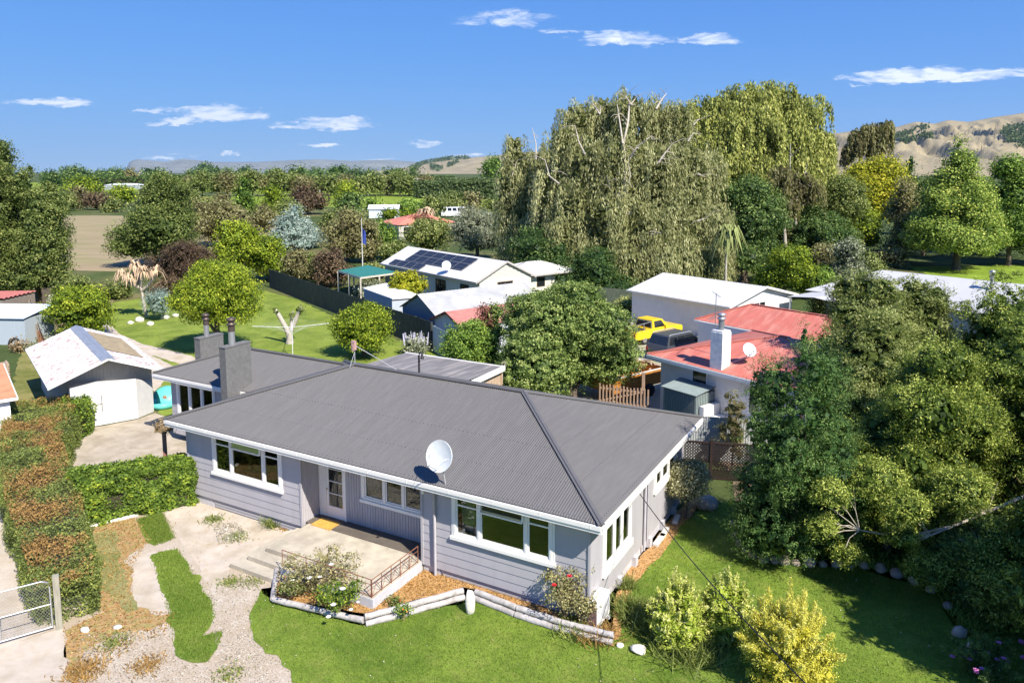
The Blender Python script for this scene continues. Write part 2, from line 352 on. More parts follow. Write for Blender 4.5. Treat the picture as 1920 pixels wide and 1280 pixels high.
def siding(m,P,X,L,z0,z1,Nn,pitch=.2,holes=(),mi=0,lap=.013):
    """lapped boards on a wall from P along X (length L); holes are (x0,x1,z0,z1)"""
    P=Vector(P);X=Vector(X).normalized();Nn=Vector(Nn).normalized();Z=Vector((0,0,1))
    rows=sorted(set([z0,z1]+[z0+pitch*i for i in range(int((z1-z0)/pitch)+1) if z0+pitch*i<z1-.01]+[h[i] for h in holes for i in(2,3) if z0<h[i]<z1]))
    cols=sorted(set([0,L]+[h[i] for h in holes for i in(0,1) if 0<h[i]<L]))
    for a,b in zip(rows,rows[1:]):
        k=int((a-z0+1e-4)/pitch); f=lambda z:lap*(1-(z-z0-k*pitch)/pitch)
        oa,ob=f(a),f(b)
        for c,d in zip(cols,cols[1:]):
            mc,mz=(c+d)/2,(a+b)/2
            if any(h[0]<mc<h[1] and h[2]<mz<h[3] for h in holes): continue
            vs=[P+X*c+Z*a+Nn*oa,P+X*d+Z*a+Nn*oa,P+X*d+Z*b+Nn*ob,P+X*c+Z*b+Nn*ob,P+X*c+Z*a-Nn*.002,P+X*d+Z*a-Nn*.002]
            m.add(vs,[(0,1,2,3)]+([(4,5,1,0)] if oa>lap*.9 else []),mi)
    return m
def flatwall(m,P,X,L,z0,z1,holes=(),mi=0):
    return siding(m,P,X,L,z0,z1,(0,0,1) if 0 else Vector(X).cross(Vector((0,0,1))),pitch=99,holes=holes,mi=mi,lap=0)
def patch(name,pts,z,material,jit=.06,seg=.25,kind='structure',label=None,cat=None,thick=0):
    P=[Vector((p[0],p[1],0)) for p in pts]; out=[]
    for i,a in enumerate(P):
        b=P[(i+1)%len(P)]; L=(b-a).length; n=max(1,int(L/seg)); nr=Vector((-(b-a).y,(b-a).x,0)).normalized() if L else Vector()
        for j in range(n):
            q=a.lerp(b,j/n); q=q+nr*(jit*2.2*mnoise.noise(Vector((q.x*1.3,q.y*1.3,3)))+jit*rnd.uniform(-.5,.5)); out.append((q.x,q.y,z))
    bm=bmesh.new(); vs=[bm.verts.new(p) for p in out]; f=bm.faces.new(vs); bmesh.ops.triangulate(bm,faces=[f])
    if f.is_valid and f.normal.z<0: bmesh.ops.reverse_faces(bm,faces=bm.faces[:])
    for f in bm.faces:
        if f.normal.z<0: f.normal_flip()
    me=bpy.data.meshes.new(name); bm.to_mesh(me); bm.free(); me.materials.append(material)
    o=bpy.data.objects.new(name,me); COL.objects.link(o); tag(o,label,cat,None,kind); o['_p']=0; del o['_p']
    return o
def gp(*l): return [G(x,y) for x,y in l]
def inpoly(x,y,P):
    c=np.zeros(len(x),bool); n=len(P)
    for i in range(n):
        x1,y1=P[i][0],P[i][1];x2,y2=P[i-1][0],P[i-1][1]
        k=((y1>y)!=(y2>y))&(x<(x2-x1)*(y-y1)/((y2-y1) if y2!=y1 else 1e-9)+x1); c^=k
    return c
def scatter(P,n):
    xs=[p[0] for p in P];ys=[p[1] for p in P]; x=RG.uniform(min(xs),max(xs),n*3);y=RG.uniform(min(ys),max(ys),n*3); k=inpoly(x,y,P); return np.stack([x[k],y[k]],1)[:n]
exec_marker=0
# ================================================================ SETTING
def groundmat():
    m=bpy.data.materials.new('pasture'); m.use_nodes=True; t=NT(m.node_tree); b=t.n['Principled BSDF']
    co=t.node('ShaderNodeTexCoord').outputs['Object']
    a=t.noise(co,.02,5,.6); c=t.noise(co,.9,6,.7); d=t.noise(co,.12,4,.6)
    base=t.mix(t.ramp(d,[(.4,0),(.62,1)]),(.075,.1,.028),(.17,.15,.065))
    base=t.mix(t.ramp(a,[(.42,0),(.5,1)]),base,(.06,.085,.025)); base=t.mix(1,t.ramp(c,[(.2,.6),(.8,1.35)]),base,'MULTIPLY')
    t.l.new(base,b.inputs['Base Color']); b.inputs['Roughness'].default_value=.95; b.inputs['Specular IOR Level'].default_value=.1
    return m
g=M(); g.add([(-26000,-300,0),(26000,-300,0),(26000,30000,0),(-26000,30000,0)],[(0,1,2,3)])
tag(g.build('ground',groundmat()),kind='structure')
def lawnmat(name,a,b_,c,yell=.35):
    m=bpy.data.materials.new(name); m.use_nodes=True; t=NT(m.node_tree); b=t.n['Principled BSDF']
    co=t.node('ShaderNodeTexCoord').outputs['Object']
    n=t.noise(co,.4,6,.7,dist=.5); n2=t.noise(co,7,6,.8); n3=t.noise(co,45,3,.7); n4=t.noise(co,1.6,5,.7)
    base=t.mix(t.ramp(n,[(.4,0),(.58,1)]),tuple(q*.85 for q in a),tuple(q*1.08 for q in b_)); base=t.mix(t.math('MULTIPLY',t.ramp(n4,[(.5,0),(.72,1)]),yell),base,c)
    base=t.mix(1,t.ramp(n2,[(.25,.72),(.75,1.28)]),base,'MULTIPLY'); base=t.mix(1,t.ramp(n3,[(.3,.7),(.7,1.3)]),base,'MULTIPLY')
    t.l.new(base,b.inputs['Base Color']); b.inputs['Roughness'].default_value=.9; b.inputs['Specular IOR Level'].default_value=.15
    bn=t.node('ShaderNodeBump'); bn.inputs['Strength'].default_value=.7; bn.inputs['Distance'].default_value=.04; t.l.new(n3,bn.inputs['Height']); t.l.new(bn.outputs[0],b.inputs['Normal'])
    MATS[name]=m; return m
LAWN=lawnmat('lawn_grass',(.115,.19,.022),(.16,.225,.03),(.24,.245,.06),.55)
BLAWN=lawnmat('back_lawn_grass',(.15,.21,.028),(.19,.24,.036),(.28,.27,.08),.5)
def concrete(name,c,c2,sp=.5):
    return mat(name,c,rough=.9,spec=.15,var=.16,vs=1.3,c2=c2,bump=.35,bs=60,c2r=(.42,.62))
CONC=concrete('concrete',(.42,.36,.28),(.32,.27,.2)); CONC2=concrete('pale_concrete',(.5,.43,.35),(.42,.35,.26))
def gravelmat():
    m=bpy.data.materials.new('yard_gravel'); m.use_nodes=True; t=NT(m.node_tree); b=t.n['Principled BSDF']
    co=t.node('ShaderNodeTexCoord').outputs['Object']
    n=t.noise(co,.35,6,.65,dist=.4); n2=t.noise(co,22,3,.8); n3=t.noise(co,2.2,5,.7)
    base=t.mix(t.ramp(n,[(.42,0),(.6,1)]),(.44,.37,.29),(.4,.32,.23))
    base=t.mix(t.math('MULTIPLY',t.ramp(n3,[(.55,0),(.75,1)]),.5),base,(.32,.25,.13))
    vo=t.node('ShaderNodeTexVoronoi'); vo.inputs['Scale'].default_value=26; t.l.new(co,vo.inputs['Vector'])
    st=t.ramp(t.node('ShaderNodeSeparateColor').outputs[0],[(0,0),(1,1)]) if 0 else None
    sc_=t.node('ShaderNodeSeparateColor'); t.l.new(vo.outputs['Color'],sc_.inputs[0])
    base=t.mix(t.math('MULTIPLY',t.ramp(sc_.outputs[0],[(.74,0),(.8,1)]),t.ramp(n3,[(.38,.9),(.55,.15)])),base,(.54,.48,.4))
    base=t.mix(1,t.ramp(n2,[(.25,.75),(.75,1.25)]),base,'MULTIPLY')
    t.l.new(base,b.inputs['Base Color']); b.inputs['Roughness'].default_value=.95; b.inputs['Specular IOR Level'].default_value=.1
    bn=t.node('ShaderNodeBump'); bn.inputs['Strength'].default_value=.6; bn.inputs['Distance'].default_value=.04; t.l.new(n2,bn.inputs['Height']); t.l.new(bn.outputs[0],b.inputs['Normal'])
    return m
GRAV=gravelmat()
DIRT=mat('bare_earth',(.24,.18,.11),rough=.95,var=.25,vs=2,c2=(.16,.17,.06),bump=.5,bs=30)
LITTER=mat('leaf_strewn_earth',(.36,.22,.1),rough=.95,var=.3,vs=7,c2=(.25,.24,.08),bump=.6,bs=30)
MULCH=mat('bark_mulch',(.5,.28,.11),rough=.95,var=.35,vs=14,c2=(.32,.19,.09),bump=.9,bs=26)
# front yard, in world metres around the camera's foot
yard=gp((-40,1290),(-40,900),(120,900),(160,980),(270,960),(365,940),(620,1020),(700,1080),(560,1150),(700,1300))
patch('front_yard',[(-16,8)]+[( -24,30),(-19.5,34),(-17.5,35.3),(-12,34.5),(-10,30)]+[tuple(p[:2]) for p in gp((600,1000),(720,1080))]+[(6,19),(6,8)],.004,GRAV)
patch('driveway',gp((-60,1235),(119,1176),(124,1225),(128,1300),(135,1420),(-60,1420)),.012,CONC2,jit=.015)
patch('side_driveway',[tuple(p[:2]) for p in gp((-60,1240),(118,1172),(60,1050),(22,930),(4,860),(-60,860))],.010,CONC2,jit=.02)
patch('garage_apron',gp((137,809),(259,786),(290,774),(365,800),(365,880),(240,880),(150,880),(132,850)),.012,CONC,jit=.02)
patch('house_apron',gp((310,962),(372,940),(560,985),(640,1010),(640,1050),(512,1085),(432,1064),(400,1120),(385,1085),(362,1045),(332,1010)),.008,CONC2,jit=.04)
patch('concrete_strip',gp((240,1040),(290,1030),(330,1170),(300,1180),(315,1150),(250,1142),(244,1080)),.008,CONC2,jit=.05)
patch('leaf_strewn_verge',gp((157,990),(255,970),(275,1010),(245,1050),(245,1140),(320,1150),(315,1165),(270,1190),(215,1175),(190,1200),(150,1240),(165,1290),(128,1300),(118,1180),(185,1150),(180,1060)),.012,LITTER,jit=.12)
patch('grass_strip',gp((258,974),(303,962),(308,975),(326,1010),(305,1012),(292,1022),(278,1017),(266,1000)),.016,LAWN,jit=.05,seg=.12)
patch('grass_strip',gp((284,1041),(334,1028),(346,1046),(362,1076),(372,1078),(382,1105),(400,1130),(402,1155),(388,1180),(378,1192),(400,1188),(420,1182),(410,1215),(388,1240),(362,1243),(335,1232),(325,1205),(322,1180),(310,1160),(318,1148),(308,1110),(298,1075)),.016,LAWN,jit=.06,seg=.12)
patch('grass_strip',gp((168,1002),(205,992),(222,1010),(228,1060),(240,1100),(256,1140),(240,1148),(215,1120),(190,1100),(175,1050)),.018,lawnmat('thin_grass',(.2,.22,.06),(.26,.24,.1),(.4,.3,.14)),jit=.07,seg=.15)
FL=[tuple(p[:2]) for p in gp((487,1104),(468,1152),(474,1200),(500,1222),(522,1228),(530,1246),(548,1256),(546,1300))]
lawnpts=FL+[(-4.2,11),(18,11),(19,20)]+[tuple(p[:2]) for p in gp((1800,1195),(1750,1105),(1600,1064),(1480,1060),(1390,1030),(1378,985),(1375,940),(1320,950),(1275,985),(1248,1030),(1215,1060),(1188,1095),(1165,1140),(1155,1200),(1140,1200),(1040,1175),(890,1125),(680,1172),(512,1128))]
patch('lawn',lawnpts,.014,LAWN,jit=.05,seg=.2)
patch('tree_bed',[tuple(p[:2]) for p in gp((1800,1195),(1750,1105),(1600,1060),(1480,1058),(1390,1028),(1378,985),(1375,900))]+[(9,34),(22,34),(24,22),(19,19)],.010,mat('dark_leaf_litter',(.2,.14,.09),rough=.95,var=.3,vs=5,bump=.5),jit=.05)  # litter in one dark brown, mottled at random
patch('side_path',gp((1150,1150),(1160,1095),(1185,1060),(1215,1030),(1262,965),(1300,935),(1325,935),(1278,985),(1246,1034),(1213,1066),(1190,1098),(1170,1150),(1160,1200),(1148,1200)),.018,MULCH,jit=.04,seg=.15)
backl=gp((150,640),(190,600),(214,566),(330,552),(497,545),(560,563),(640,600),(808,660))+[Vector((-2,46,0)),Vector((-3,38,0)),Vector((-9,33,0)),Vector((-17,35,0))]+gp((300,745),(270,700),(210,640))
patch('back_lawn',[tuple(p[:2]) for p in backl],.008,BLAWN,jit=.08,seg=.5)
patch('garden_path',gp((178,600),(200,600),(222,625),(270,646),(340,662),(410,685),(400,700),(330,680),(285,666),(330,690),(290,735),(250,700),(240,650),(205,630)),.016,CONC2,jit=.06,seg=.3)
patch('vegetable_plot',gp((60,600),(105,560),(200,552),(215,564),(185,600),(100,640)),.010,DIRT,jit=.1,seg=.5)
patch('neighbour_lawn',gp((5,800),(60,560),(100,552),(110,600),(82,640),(95,740),(60,745),(15,870)),.006,lawnmat('rough_grass',(.15,.17,.035),(.22,.2,.07),(.32,.24,.12)),jit=.1,seg=.5)
FIELD=mat('stubble',(.3,.23,.14),rough=.95,spec=.1,var=.14,vs=.4,c2=(.24,.22,.1),stretch=(.25,1,1),c2r=(.45,.6),bump=.3,bs=3)
patch('paddock',[(-400,95),(-60,92),(-48,90),(-40,110),(-60,205),(-500,230)],.02,FIELD,jit=.3,seg=8)
VIN=mat('vineyard_grass',(.2,.27,.03),rough=.95,spec=.1,var=.2,vs=.08,c2=(.16,.2,.03),stretch=(1,.2,1))
patch('vineyard',[(-130,262),(40,252),(50,372),(-190,385)],.03,VIN,jit=.5,seg=12)
patch('vineyard',[(-420,480),(-140,450),(-160,820),(-700,900)],.05,VIN,jit=1,seg=30)
patch('vineyard',[(-150,420),(-40,400),(-20,700),(-160,760)],.05,VIN,jit=1,seg=30)
patch('far_lawn',gp((1700,500),(1925,497),(2050,497),(2060,560),(1920,545),(1750,520)),.02,lawnmat('park_grass',(.16,.24,.02),(.2,.28,.03),(.26,.28,.05)),jit=.2,seg=2)
patch('neighbour_drive',[(-2,44),(2,40),(6,36),(8,36.5),(15,43),(20,50),(15,54),(9,62),(5,58),(1,50)],.012,mat('dusty_drive',(.37,.33,.26),rough=.95,var=.2,vs=1,c2=(.28,.27,.14),bump=.4),jit=.15,seg=.6)
# distant hills: height fields at their real distance
def hills(name,prof,dn,df,material,n=150,k=46,gul=.3,seed=0,fs=1.0,back=1.25):
    xs=np.linspace(prof[0][0],prof[-1][0],n); sk=np.interp(xs,[p[0] for p in prof],[p[1] for p in prof]); vs=[];fs_=[]
    H=np.zeros((k,n))
    for j in range(k):
        f=j/(k-1)*back; dist=dn+(df-dn)*f
        for i,x in enumerate(xs):
            X=(x-CX)/1411*dist; top=CAMH+(HOR-sk[i])/1411*df
            p=Vector((X/(df*.05)*fs+seed,dist/(df*.13)*fs,seed)); rg=1-abs(mnoise.fractal(p,1.,2.1,4))*2.0
            rg2=mnoise.fractal(Vector((X/(df*.018)*fs,dist/(df*.05)*fs,seed+5)),1.,2.,3)
            s=min(1,f)**.9 if f<=1 else max(0,1-(f-1)/(back-1))
            env=math.sin(math.pi*min(1,max(0,f))) 
            H[j,i]=top*s*(1-gul*env*(1-rg)*.9)+top*.07*rg2*env
            vs.append((X,dist,H[j,i]-.5))
    fs_=[(j*n+i,j*n+i+1,(j+1)*n+i+1,(j+1)*n+i) for j in range(k-1) for i in range(n-1)]
    m=M(); m.add(vs,fs_,0,True); o=m.build(name,material); tag(o,kind='structure')
    def h(x,dist):
        f=(dist-dn)/(df-dn)/back*(k-1); j=int(min(k-2,max(0,f))); fj=f-j; i=(x-xs[0])/(xs[-1]-xs[0])*(n-1); a=int(min(n-2,max(0,i))); fi=i-a
        return (H[j,a]*(1-fi)+H[j,a+1]*fi)*(1-fj)+(H[j+1,a]*(1-fi)+H[j+1,a+1]*fi)*fj
    return h
TAN=mat('dry_grass_hill',(.33,.27,.17),rough=.95,spec=.05,var=.2,vs=.004,c2=(.17,.15,.08),bump=0,c2r=(.48,.6))
TAN2=mat('far_dry_hill',(.3,.29,.24),rough=.95,spec=.05,var=.2,vs=.0011,c2=(.06,.09,.11),c2r=(.46,.56))
h_far=hills('far_hills',[(235,322),(244,304),(256,299),(310,303),(345,298),(405,304),(480,304),(540,301),(600,299),(660,302),(720,300),(790,304),(850,300),(930,303),(1010,312),(1060,322)],12000,17000,TAN2,n=190,k=36,gul=.5,seed=2)
h_mid=hills('dry_hills',[(690,322),(740,318),(780,309),(840,298),(870,297),(925,292),(985,286),(1040,282),(1150,284),(1300,280),(1420,272),(1500,262)],5200,7500,TAN,n=170,k=36,gul=.4,seed=9)
h_right=hills('near_dry_hills',[(1380,305),(1480,278),(1560,251),(1600,246),(1640,243),(1672,240),(1712,229),(1745,233),(1771,226),(1807,230),(1858,221),(1920,212),(2000,205),(2150,214),(2350,225)],2300,4600,TAN,n=260,k=90,gul=.75,seed=4)
# plantations of pines on the hills (woodland far away, one mass each)
def plantation(hf,d0,d1,poly,n,size,name,pal='far'):
    P=[];xs=[p[0] for p in poly];ys=[p[1] for p in poly]; tries=0
    while len(P)<n and tries<n*8:
        tries+=1; x=rnd.uniform(min(xs),max(xs)); y=rnd.uniform(min(ys),max(ys))
        if not inpoly(np.array([x]),np.array([y]),poly)[0]: continue
        for q in range(60):
            d=d0+(d1-d0)*q/59; hh=hf(x,d)
            if HOR-(hh-CAMH)/d*1411<=y: P.append(((x-CX)/1411*d,d,hh)); break
    if not P: return
    P=np.array(P); k=10; idx=np.repeat(np.arange(len(P)),k); f=RG.random((len(idx),1)); r=size*.4*(1-f)
    Q=P[idx]+np.concatenate([RG.normal(size=(len(idx),2))*r,f*size*1.3],1)
    tag(quads(name,leafquads(Q,sph(len(Q)),size*.5,.8),RG.random(len(Q)),LM(pal)),kind='stuff')
plantation(h_right,2300,4600,[(1664,262),(1735,240),(1738,244),(1668,267)],160,16,'woodland')
plantation(h_right,2300,4600,[(1680,271),(1742,256),(1744,262),(1690,273)],160,16,'woodland')
plantation(h_right,2300,4600,[(1868,252),(1880,243),(1930,240),(1990,252),(1990,290),(1935,290),(1880,268)],900,17,'woodland')
plantation(h_mid,5200,7500,[(770,316),(800,303),(846,298),(880,297),(880,299),(846,301),(800,308),(775,320)],260,24,'woodland')
plantation(h_mid,5200,7500,[(803,310),(832,318),(822,322),(812,320)],90,22,'woodland')
plantation(h_mid,5200,7500,[(838,312),(858,303),(860,306),(842,315)],70,22,'woodland')
hz=M(); hz.box(-25000,25000,-120,25500,-1,1900)
# ================================================================ MAIN HOUSE (own frame: x to the right along the front, y to the back)
A0=G(1128,985,3.15); HO=(A0.x,A0.y,0)
house=thing('house','lilac grey weatherboard house with a charcoal corrugated hip roof','house',HO,-29)
LIL=mat('lilac_grey_paint',(.42,.4,.415),rough=.6,var=.06,vs=1.2,spec=.3,c2=(.37,.35,.35),stretch=(1.6,1.6,.35),c2r=(.5,.75))
WHT=mat('white_paint',(.82,.79,.74),rough=.5,var=.03,vs=3)
DARKR=mat('charcoal_roof_paint',(.12,.113,.108),rough=.5,spec=.35,var=.07,vs=3,c2=(.131,.125,.12),stretch=(3,.3,1))
CEMG=mat('grey_stucco',(.155,.152,.145),rough=.9,var=.22,vs=7,bump=1.,bs=22)
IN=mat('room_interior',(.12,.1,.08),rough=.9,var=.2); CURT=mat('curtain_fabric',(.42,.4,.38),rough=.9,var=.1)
E_=3.15; PITCH=.315; W=16.95; Dp=9.6; RZ=E_+PITCH*4.8
U=Vector((0,1,PITCH)); cs=math.sqrt(1+PITCH*PITCH)
roof=M()
# front slope, right hip, left hip, back slope
corrugated(roof,(-W,0,E_),(1,0,0),(0,1,PITCH),[(0,0),(W,0),(W-4.8,4.8*cs),(4.8,4.8*cs)])
corrugated(roof,(0,0,E_),(0,1,0),(-1,0,PITCH),[(0,0),(Dp,0),(4.8,4.8*cs)])
corrugated(roof,(-W,0,E_),(0,1,0),(1,0,PITCH),[(0,0),(Dp,0),(4.8,4.8*cs)])
corrugated(roof,(-W,Dp,E_),(1,0,0),(0,-1,PITCH),[(0,0),(W,0),(W-4.8,4.8*cs),(4.8,4.8*cs)],seg=4)
# left rear wing
WE=-22.96; hw=2.76; wz=E_+PITCH*hw; wy0=3.8
corrugated(roof,(WE,wy0,E_),(1,0,0),(0,1,PITCH),[(0,0),(22.96-W,0),(22.96-W+hw,hw*cs),(hw,hw*cs)])
corrugated(roof,(WE,wy0,E_),(0,1,0),(1,0,PITCH),[(0,0),(2*hw,0),(hw,hw*cs)])
corrugated(roof,(WE,wy0+2*hw,E_),(1,0,0),(0,-1,PITCH),[(0,0),(22.96-W,0),(22.96-W+hw,hw*cs),(hw,hw*cs)],seg=4)
roof.build('roof',DARKR,house)
nl=M()
for t_ in (.12,1.25,2.5,3.75,4.85):
    yy0=t_/cs; k=int((W-2*yy0)/.152)
    for i in range(k):
        x=-W+yy0+.08+i*.152; z=E_+PITCH*yy0+.013; nl.box(x-.011,x+.011,yy0-.011,yy0+.011,z,z+.009)
    k=int((Dp-2*yy0)/.152)
    for i in range(k):
        y=yy0+.08+i*.152; z=E_+PITCH*yy0+.013; nl.box(-yy0-.011,-yy0+.011,y-.011,y+.011,z,z+.009)
tag(nl.build('roof_nails',mat('nail_heads',(.3,.29,.28),rough=.4,metal=.3),house),kind='stuff')
cap=M()
def cp(a,b,w_=.19): cap.beam(Vector(a)+Vector((0,0,.025)),Vector(b)+Vector((0,0,.025)),w_,.03); cap.tube([Vector(a)+Vector((0,0,.04)),Vector(b)+Vector((0,0,.04))],.035,6)
r1=(-4.8,4.8,RZ); r2=(-W+4.8,4.8,RZ)
for a,b in (((0,0,E_),r1),((0,Dp,E_),r1),(r1,r2),((-W,0,E_),r2),((-W,Dp,E_),r2),((WE,wy0,E_),(WE+hw,wy0+hw,wz)),((WE,wy0+2*hw,E_),(WE+hw,wy0+hw,wz)),((WE+hw,wy0+hw,wz),(-W+hw,wy0+hw,wz))): cp(a,b)
cap.build('ridge_cap',mat('ridge_cap_paint',(.115,.11,.108),rough=.4,var=.1),house)
gut=M()
def gutter(m,pts,z=E_-.03,mi=0):
    for a,b in zip(pts,pts[1:]):
        m.beam((a[0],a[1],z-.06),(b[0],b[1],z-.06),.11,.11,mi); m.beam((a[0],a[1],z-.14),(b[0],b[1],z-.14),.05,.14,mi)
gutter(gut,[(-W,.0),(0,0),(0,Dp),(-10,Dp)]); gutter(gut,[(-W,0),(-W,wy0)]); gutter(gut,[(-W,wy0),(WE,wy0),(WE,wy0+2*hw)])
for j in range(12): gut.box(-W+.7+j*1.45,-W+.73+j*1.45,-.06,-.055,E_-.14,E_-.02)
gut.build('gutter',mat('white_gutter',(.8,.77,.72),rough=.35,var=.04),house)
sf=M(); 
for x0,x1,y0,y1 in ((-W+.03,-.03,.03,.5),(-.55,-.03,.5,Dp-.03),(-W+.03,-W+.6,.5,Dp-.03),(-W+.6,-.55,Dp-.5,Dp-.03),(WE+.03,-W+.03,wy0+.03,wy0+.5),(-10.9,-5.9,.5,1.36)): sf.box(x0,x1,y0,y1,2.96,2.985)
sf.build('soffit',WHT,house)
# walls
fr=M(); z0=.34; zt=2.97
W1=(-14.97,-11.69,1.42,2.86); W2=(-8.87,-6.43,1.4,2.74); W3=(-4.76,-1.58,1.52,2.88); DR=(-10.78,-9.6,.42,2.82)
siding(fr,(-16.4,.45,0),(1,0,0),5.6,z0,zt,(0,-1,0),.255,[(W1[0]+16.4,W1[1]+16.4,W1[2],W1[3])])
siding(fr,(-5.95,.45,0),(1,0,0),5.45,z0,zt,(0,-1,0),.255,[(W3[0]+5.95,W3[1]+5.95,W3[2],W3[3])])
flatwall(fr,(-10.8,1.3,0),(1,0,0),4.85,z0,zt,[(DR[0]+10.8,DR[1]+10.8,DR[2],DR[3]),(W2[0]+10.8,W2[1]+10.8,W2[2],W2[3])])
for k in range(33):
    x=-9.5+k*.11
    if k*.11<3.5:
        top=W2[2]-.08 if W2[0]-.1<x<W2[1]+.1 else zt
        fr.box(x,x+.018,1.28,1.3,z0,top)
        if top<zt: fr.box(x,x+.018,1.28,1.3,W2[3]+.02,zt)
flatwall(fr,(-10.8,.45,0),(0,1,0),.85,z0,zt); 
for k in range(7): fr.box(-10.8,-10.782,.5+k*.11,.518+k*.11,z0,zt)
flatwall(fr,(-5.95,1.3,0),(0,-1,0),.85,z0,zt)
SW1=(1.45,3.5,1.12,2.72); SW2=(5.8,8.0,1.72,2.7)
flatwall(fr,(-.5,.45,0),(0,1,0),8.65,z0,zt,[(SW1[0]-.45,SW1[1]-.45,SW1[2],SW1[3]),(SW2[0]-.45,SW2[1]-.45,SW2[2],SW2[3])])
flatwall(fr,(-.5,9.1,0),(-1,0,0),15.9,z0,zt); siding(fr,(-16.4,9.1,0),(0,-1,0),8.65,z0,zt,(-1,0,0),.255)
WW=(-22.0,-19.6,.9,2.78)
siding(fr,(-22.45,4.3,0),(1,0,0),6.05,z0,zt,(0,-1,0),.255,[(WW[0]+22.45,WW[1]+22.45,WW[2],WW[3])]); flatwall(fr,(-22.45,9.1,0),(0,-1,0),4.8,z0,zt); flatwall(fr,(-16.4,9.1,0),(-1,0,0),6.05,z0,zt)
for x,y in ((-16.4,.43),(-10.83,.43),(-5.93,.43),(-.53,.43)): fr.box(x-.01,x+.07,y-.012,y+.02,z0,zt)   # corner boards
fr.box(-.53,-.475,.405,.5,z0,zt)
fr.box(-1.72-.0,-1.70,.42,.44,.3,.31)
fr.build('wall',LIL,house)
base=M()
for a,b,c,d in ((-16.35,-15.2,.5,.6),(-15.2,-10.8,.52,.56),(-5.9,-5.3,.48,.6),(-5.3,-.6,.52,.56),(-16.35,-16.25,.6,9),(-.62,-.56,.6,9),(-10.8,-5.9,1.33,1.4)): base.box(a,b,c,d,0,.333)
for k in range(6): base.box(-.56,-.42,1.2+k*1.35,1.42+k*1.35,0,.33)
base.build('foundation',mat('foundation_paint',(.5,.48,.5),rough=.8,var=.12,vs=4),house)
skirt=M()
for xa,xb in ((-15.1,-10.9),(-5.2,-.6)):
    skirt=M(); [skirt.box(xa,xb,.485,.505,.05+k*.095,.115+k*.095) for k in range(3)]; skirt.build('skirting',LIL,house)
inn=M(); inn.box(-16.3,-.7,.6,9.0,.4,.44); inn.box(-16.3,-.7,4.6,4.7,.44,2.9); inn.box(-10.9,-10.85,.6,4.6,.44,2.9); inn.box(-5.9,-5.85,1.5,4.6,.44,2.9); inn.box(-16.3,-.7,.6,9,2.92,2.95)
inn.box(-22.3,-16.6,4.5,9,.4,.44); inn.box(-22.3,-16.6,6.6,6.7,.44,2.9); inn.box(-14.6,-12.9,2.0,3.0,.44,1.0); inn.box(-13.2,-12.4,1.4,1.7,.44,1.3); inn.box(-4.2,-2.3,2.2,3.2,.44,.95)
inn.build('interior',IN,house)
def window(parent,x0,x1,z0,z1,y,mull,ax='x',sgn=-1,sill=.1,trans=None,fw=.075,mt=None,sf=.05,curt=(),name='window',group=None):
    """casement window in a wall; ax 'x': wall runs along x at depth y, outside is -y; ax 'y': wall runs along y at x=y, outside is +x (sgn=1) or -x"""
    def tr(a,d,z): return (a,y+d,z) if ax=='x' else (y-d if sgn>0 else y+d,a,z)
    def bx(m,a0,a1,d0,d1,zz0,zz1,mi=0):
        p=tr(a0,d0,zz0); q=tr(a1,d1,zz1); m.box(min(p[0],q[0]),max(p[0],q[0]),min(p[1],q[1]),max(p[1],q[1]),zz0,zz1,mi)
    m=M(); f=fw
    bx(m,x0,x0+f,-.05,.07,z0,z1); bx(m,x1-f,x1,-.05,.07,z0,z1); bx(m,x0+f,x1-f,-.05,.07,z1-f,z1); bx(m,x0+f,x1-f,-.048,.07,z0,z0+f)
    bx(m,x0-.07,x0-.002,-.035,.0,z0-.02,z1+.03); bx(m,x1+.002,x1+.07,-.035,.0,z0-.02,z1+.03)
    bx(m,x0-.1,x1+.1,-.09,.0,z0-sill,z0-.004)
    ed=[x0+f]+list(mull)+[x1-f]
    for q in mull: bx(m,q-.04,q+.04,-.046,.065,z0+f+.001,z1-f-.001)
    g=M(); s=M(); bays=list(zip([x0+f]+[q+.04 for q in mull],[q-.04 for q in mull]+[x1-f]))
    for i,(a,b) in enumerate(bays):
        zz=z1-f
        for (c,d,e,h) in ((a+.003,a+sf,z0+f+.003,zz-.003),(b-sf,b-.003,z0+f+.003,zz-.003),(a+sf,b-sf,z0+f+.003,z0+f+sf),(a+sf,b-sf,zz-sf,zz-.003)): bx(s,c,d,-.02,.03,e,h)
        if trans and i in trans: bx(s,a+sf,b-sf,-.018,.028,zz-.34,zz-.30)
        g.box(*( (a+sf-.01,b-sf+.01,y+.004,y+.010) if ax=='x' else ((y-.010,y-.004) if sgn>0 else (y+.004,y+.010))+(a+sf-.01,b-sf+.01)),z0+f+.02,zz-.02)
    o=m.build(name,mt or WHT,parent)
    s.build('sash',mt or WHT,o); g.build('pane',glassmat(),o)
    for (a,b) in curt:
        c=M(); n=int((b-a)*60)+2; vs=[]
        for i in range(n+1):
            t=a+(b-a)*i/n; dd=.16+.03*math.sin(i*1.7)
            vs+=[tr(t,dd,z0+.03),tr(t,dd,z1-.05)]
        c.add(vs,[(2*i,2*i+2,2*i+3,2*i+1) for i in range(n)],0,True); c.build('curtain',CURT,o)
    return o
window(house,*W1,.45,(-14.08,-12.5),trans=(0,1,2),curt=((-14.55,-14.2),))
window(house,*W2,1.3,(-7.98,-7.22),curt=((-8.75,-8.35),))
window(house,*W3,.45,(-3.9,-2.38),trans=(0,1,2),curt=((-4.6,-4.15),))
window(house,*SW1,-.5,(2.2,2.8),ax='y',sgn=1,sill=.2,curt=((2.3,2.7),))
window(house,*SW2,-.5,(6.5,7.25),ax='y',sgn=1,mt=None,sf=.06,curt=((5.9,6.3),(7.5,7.9)))
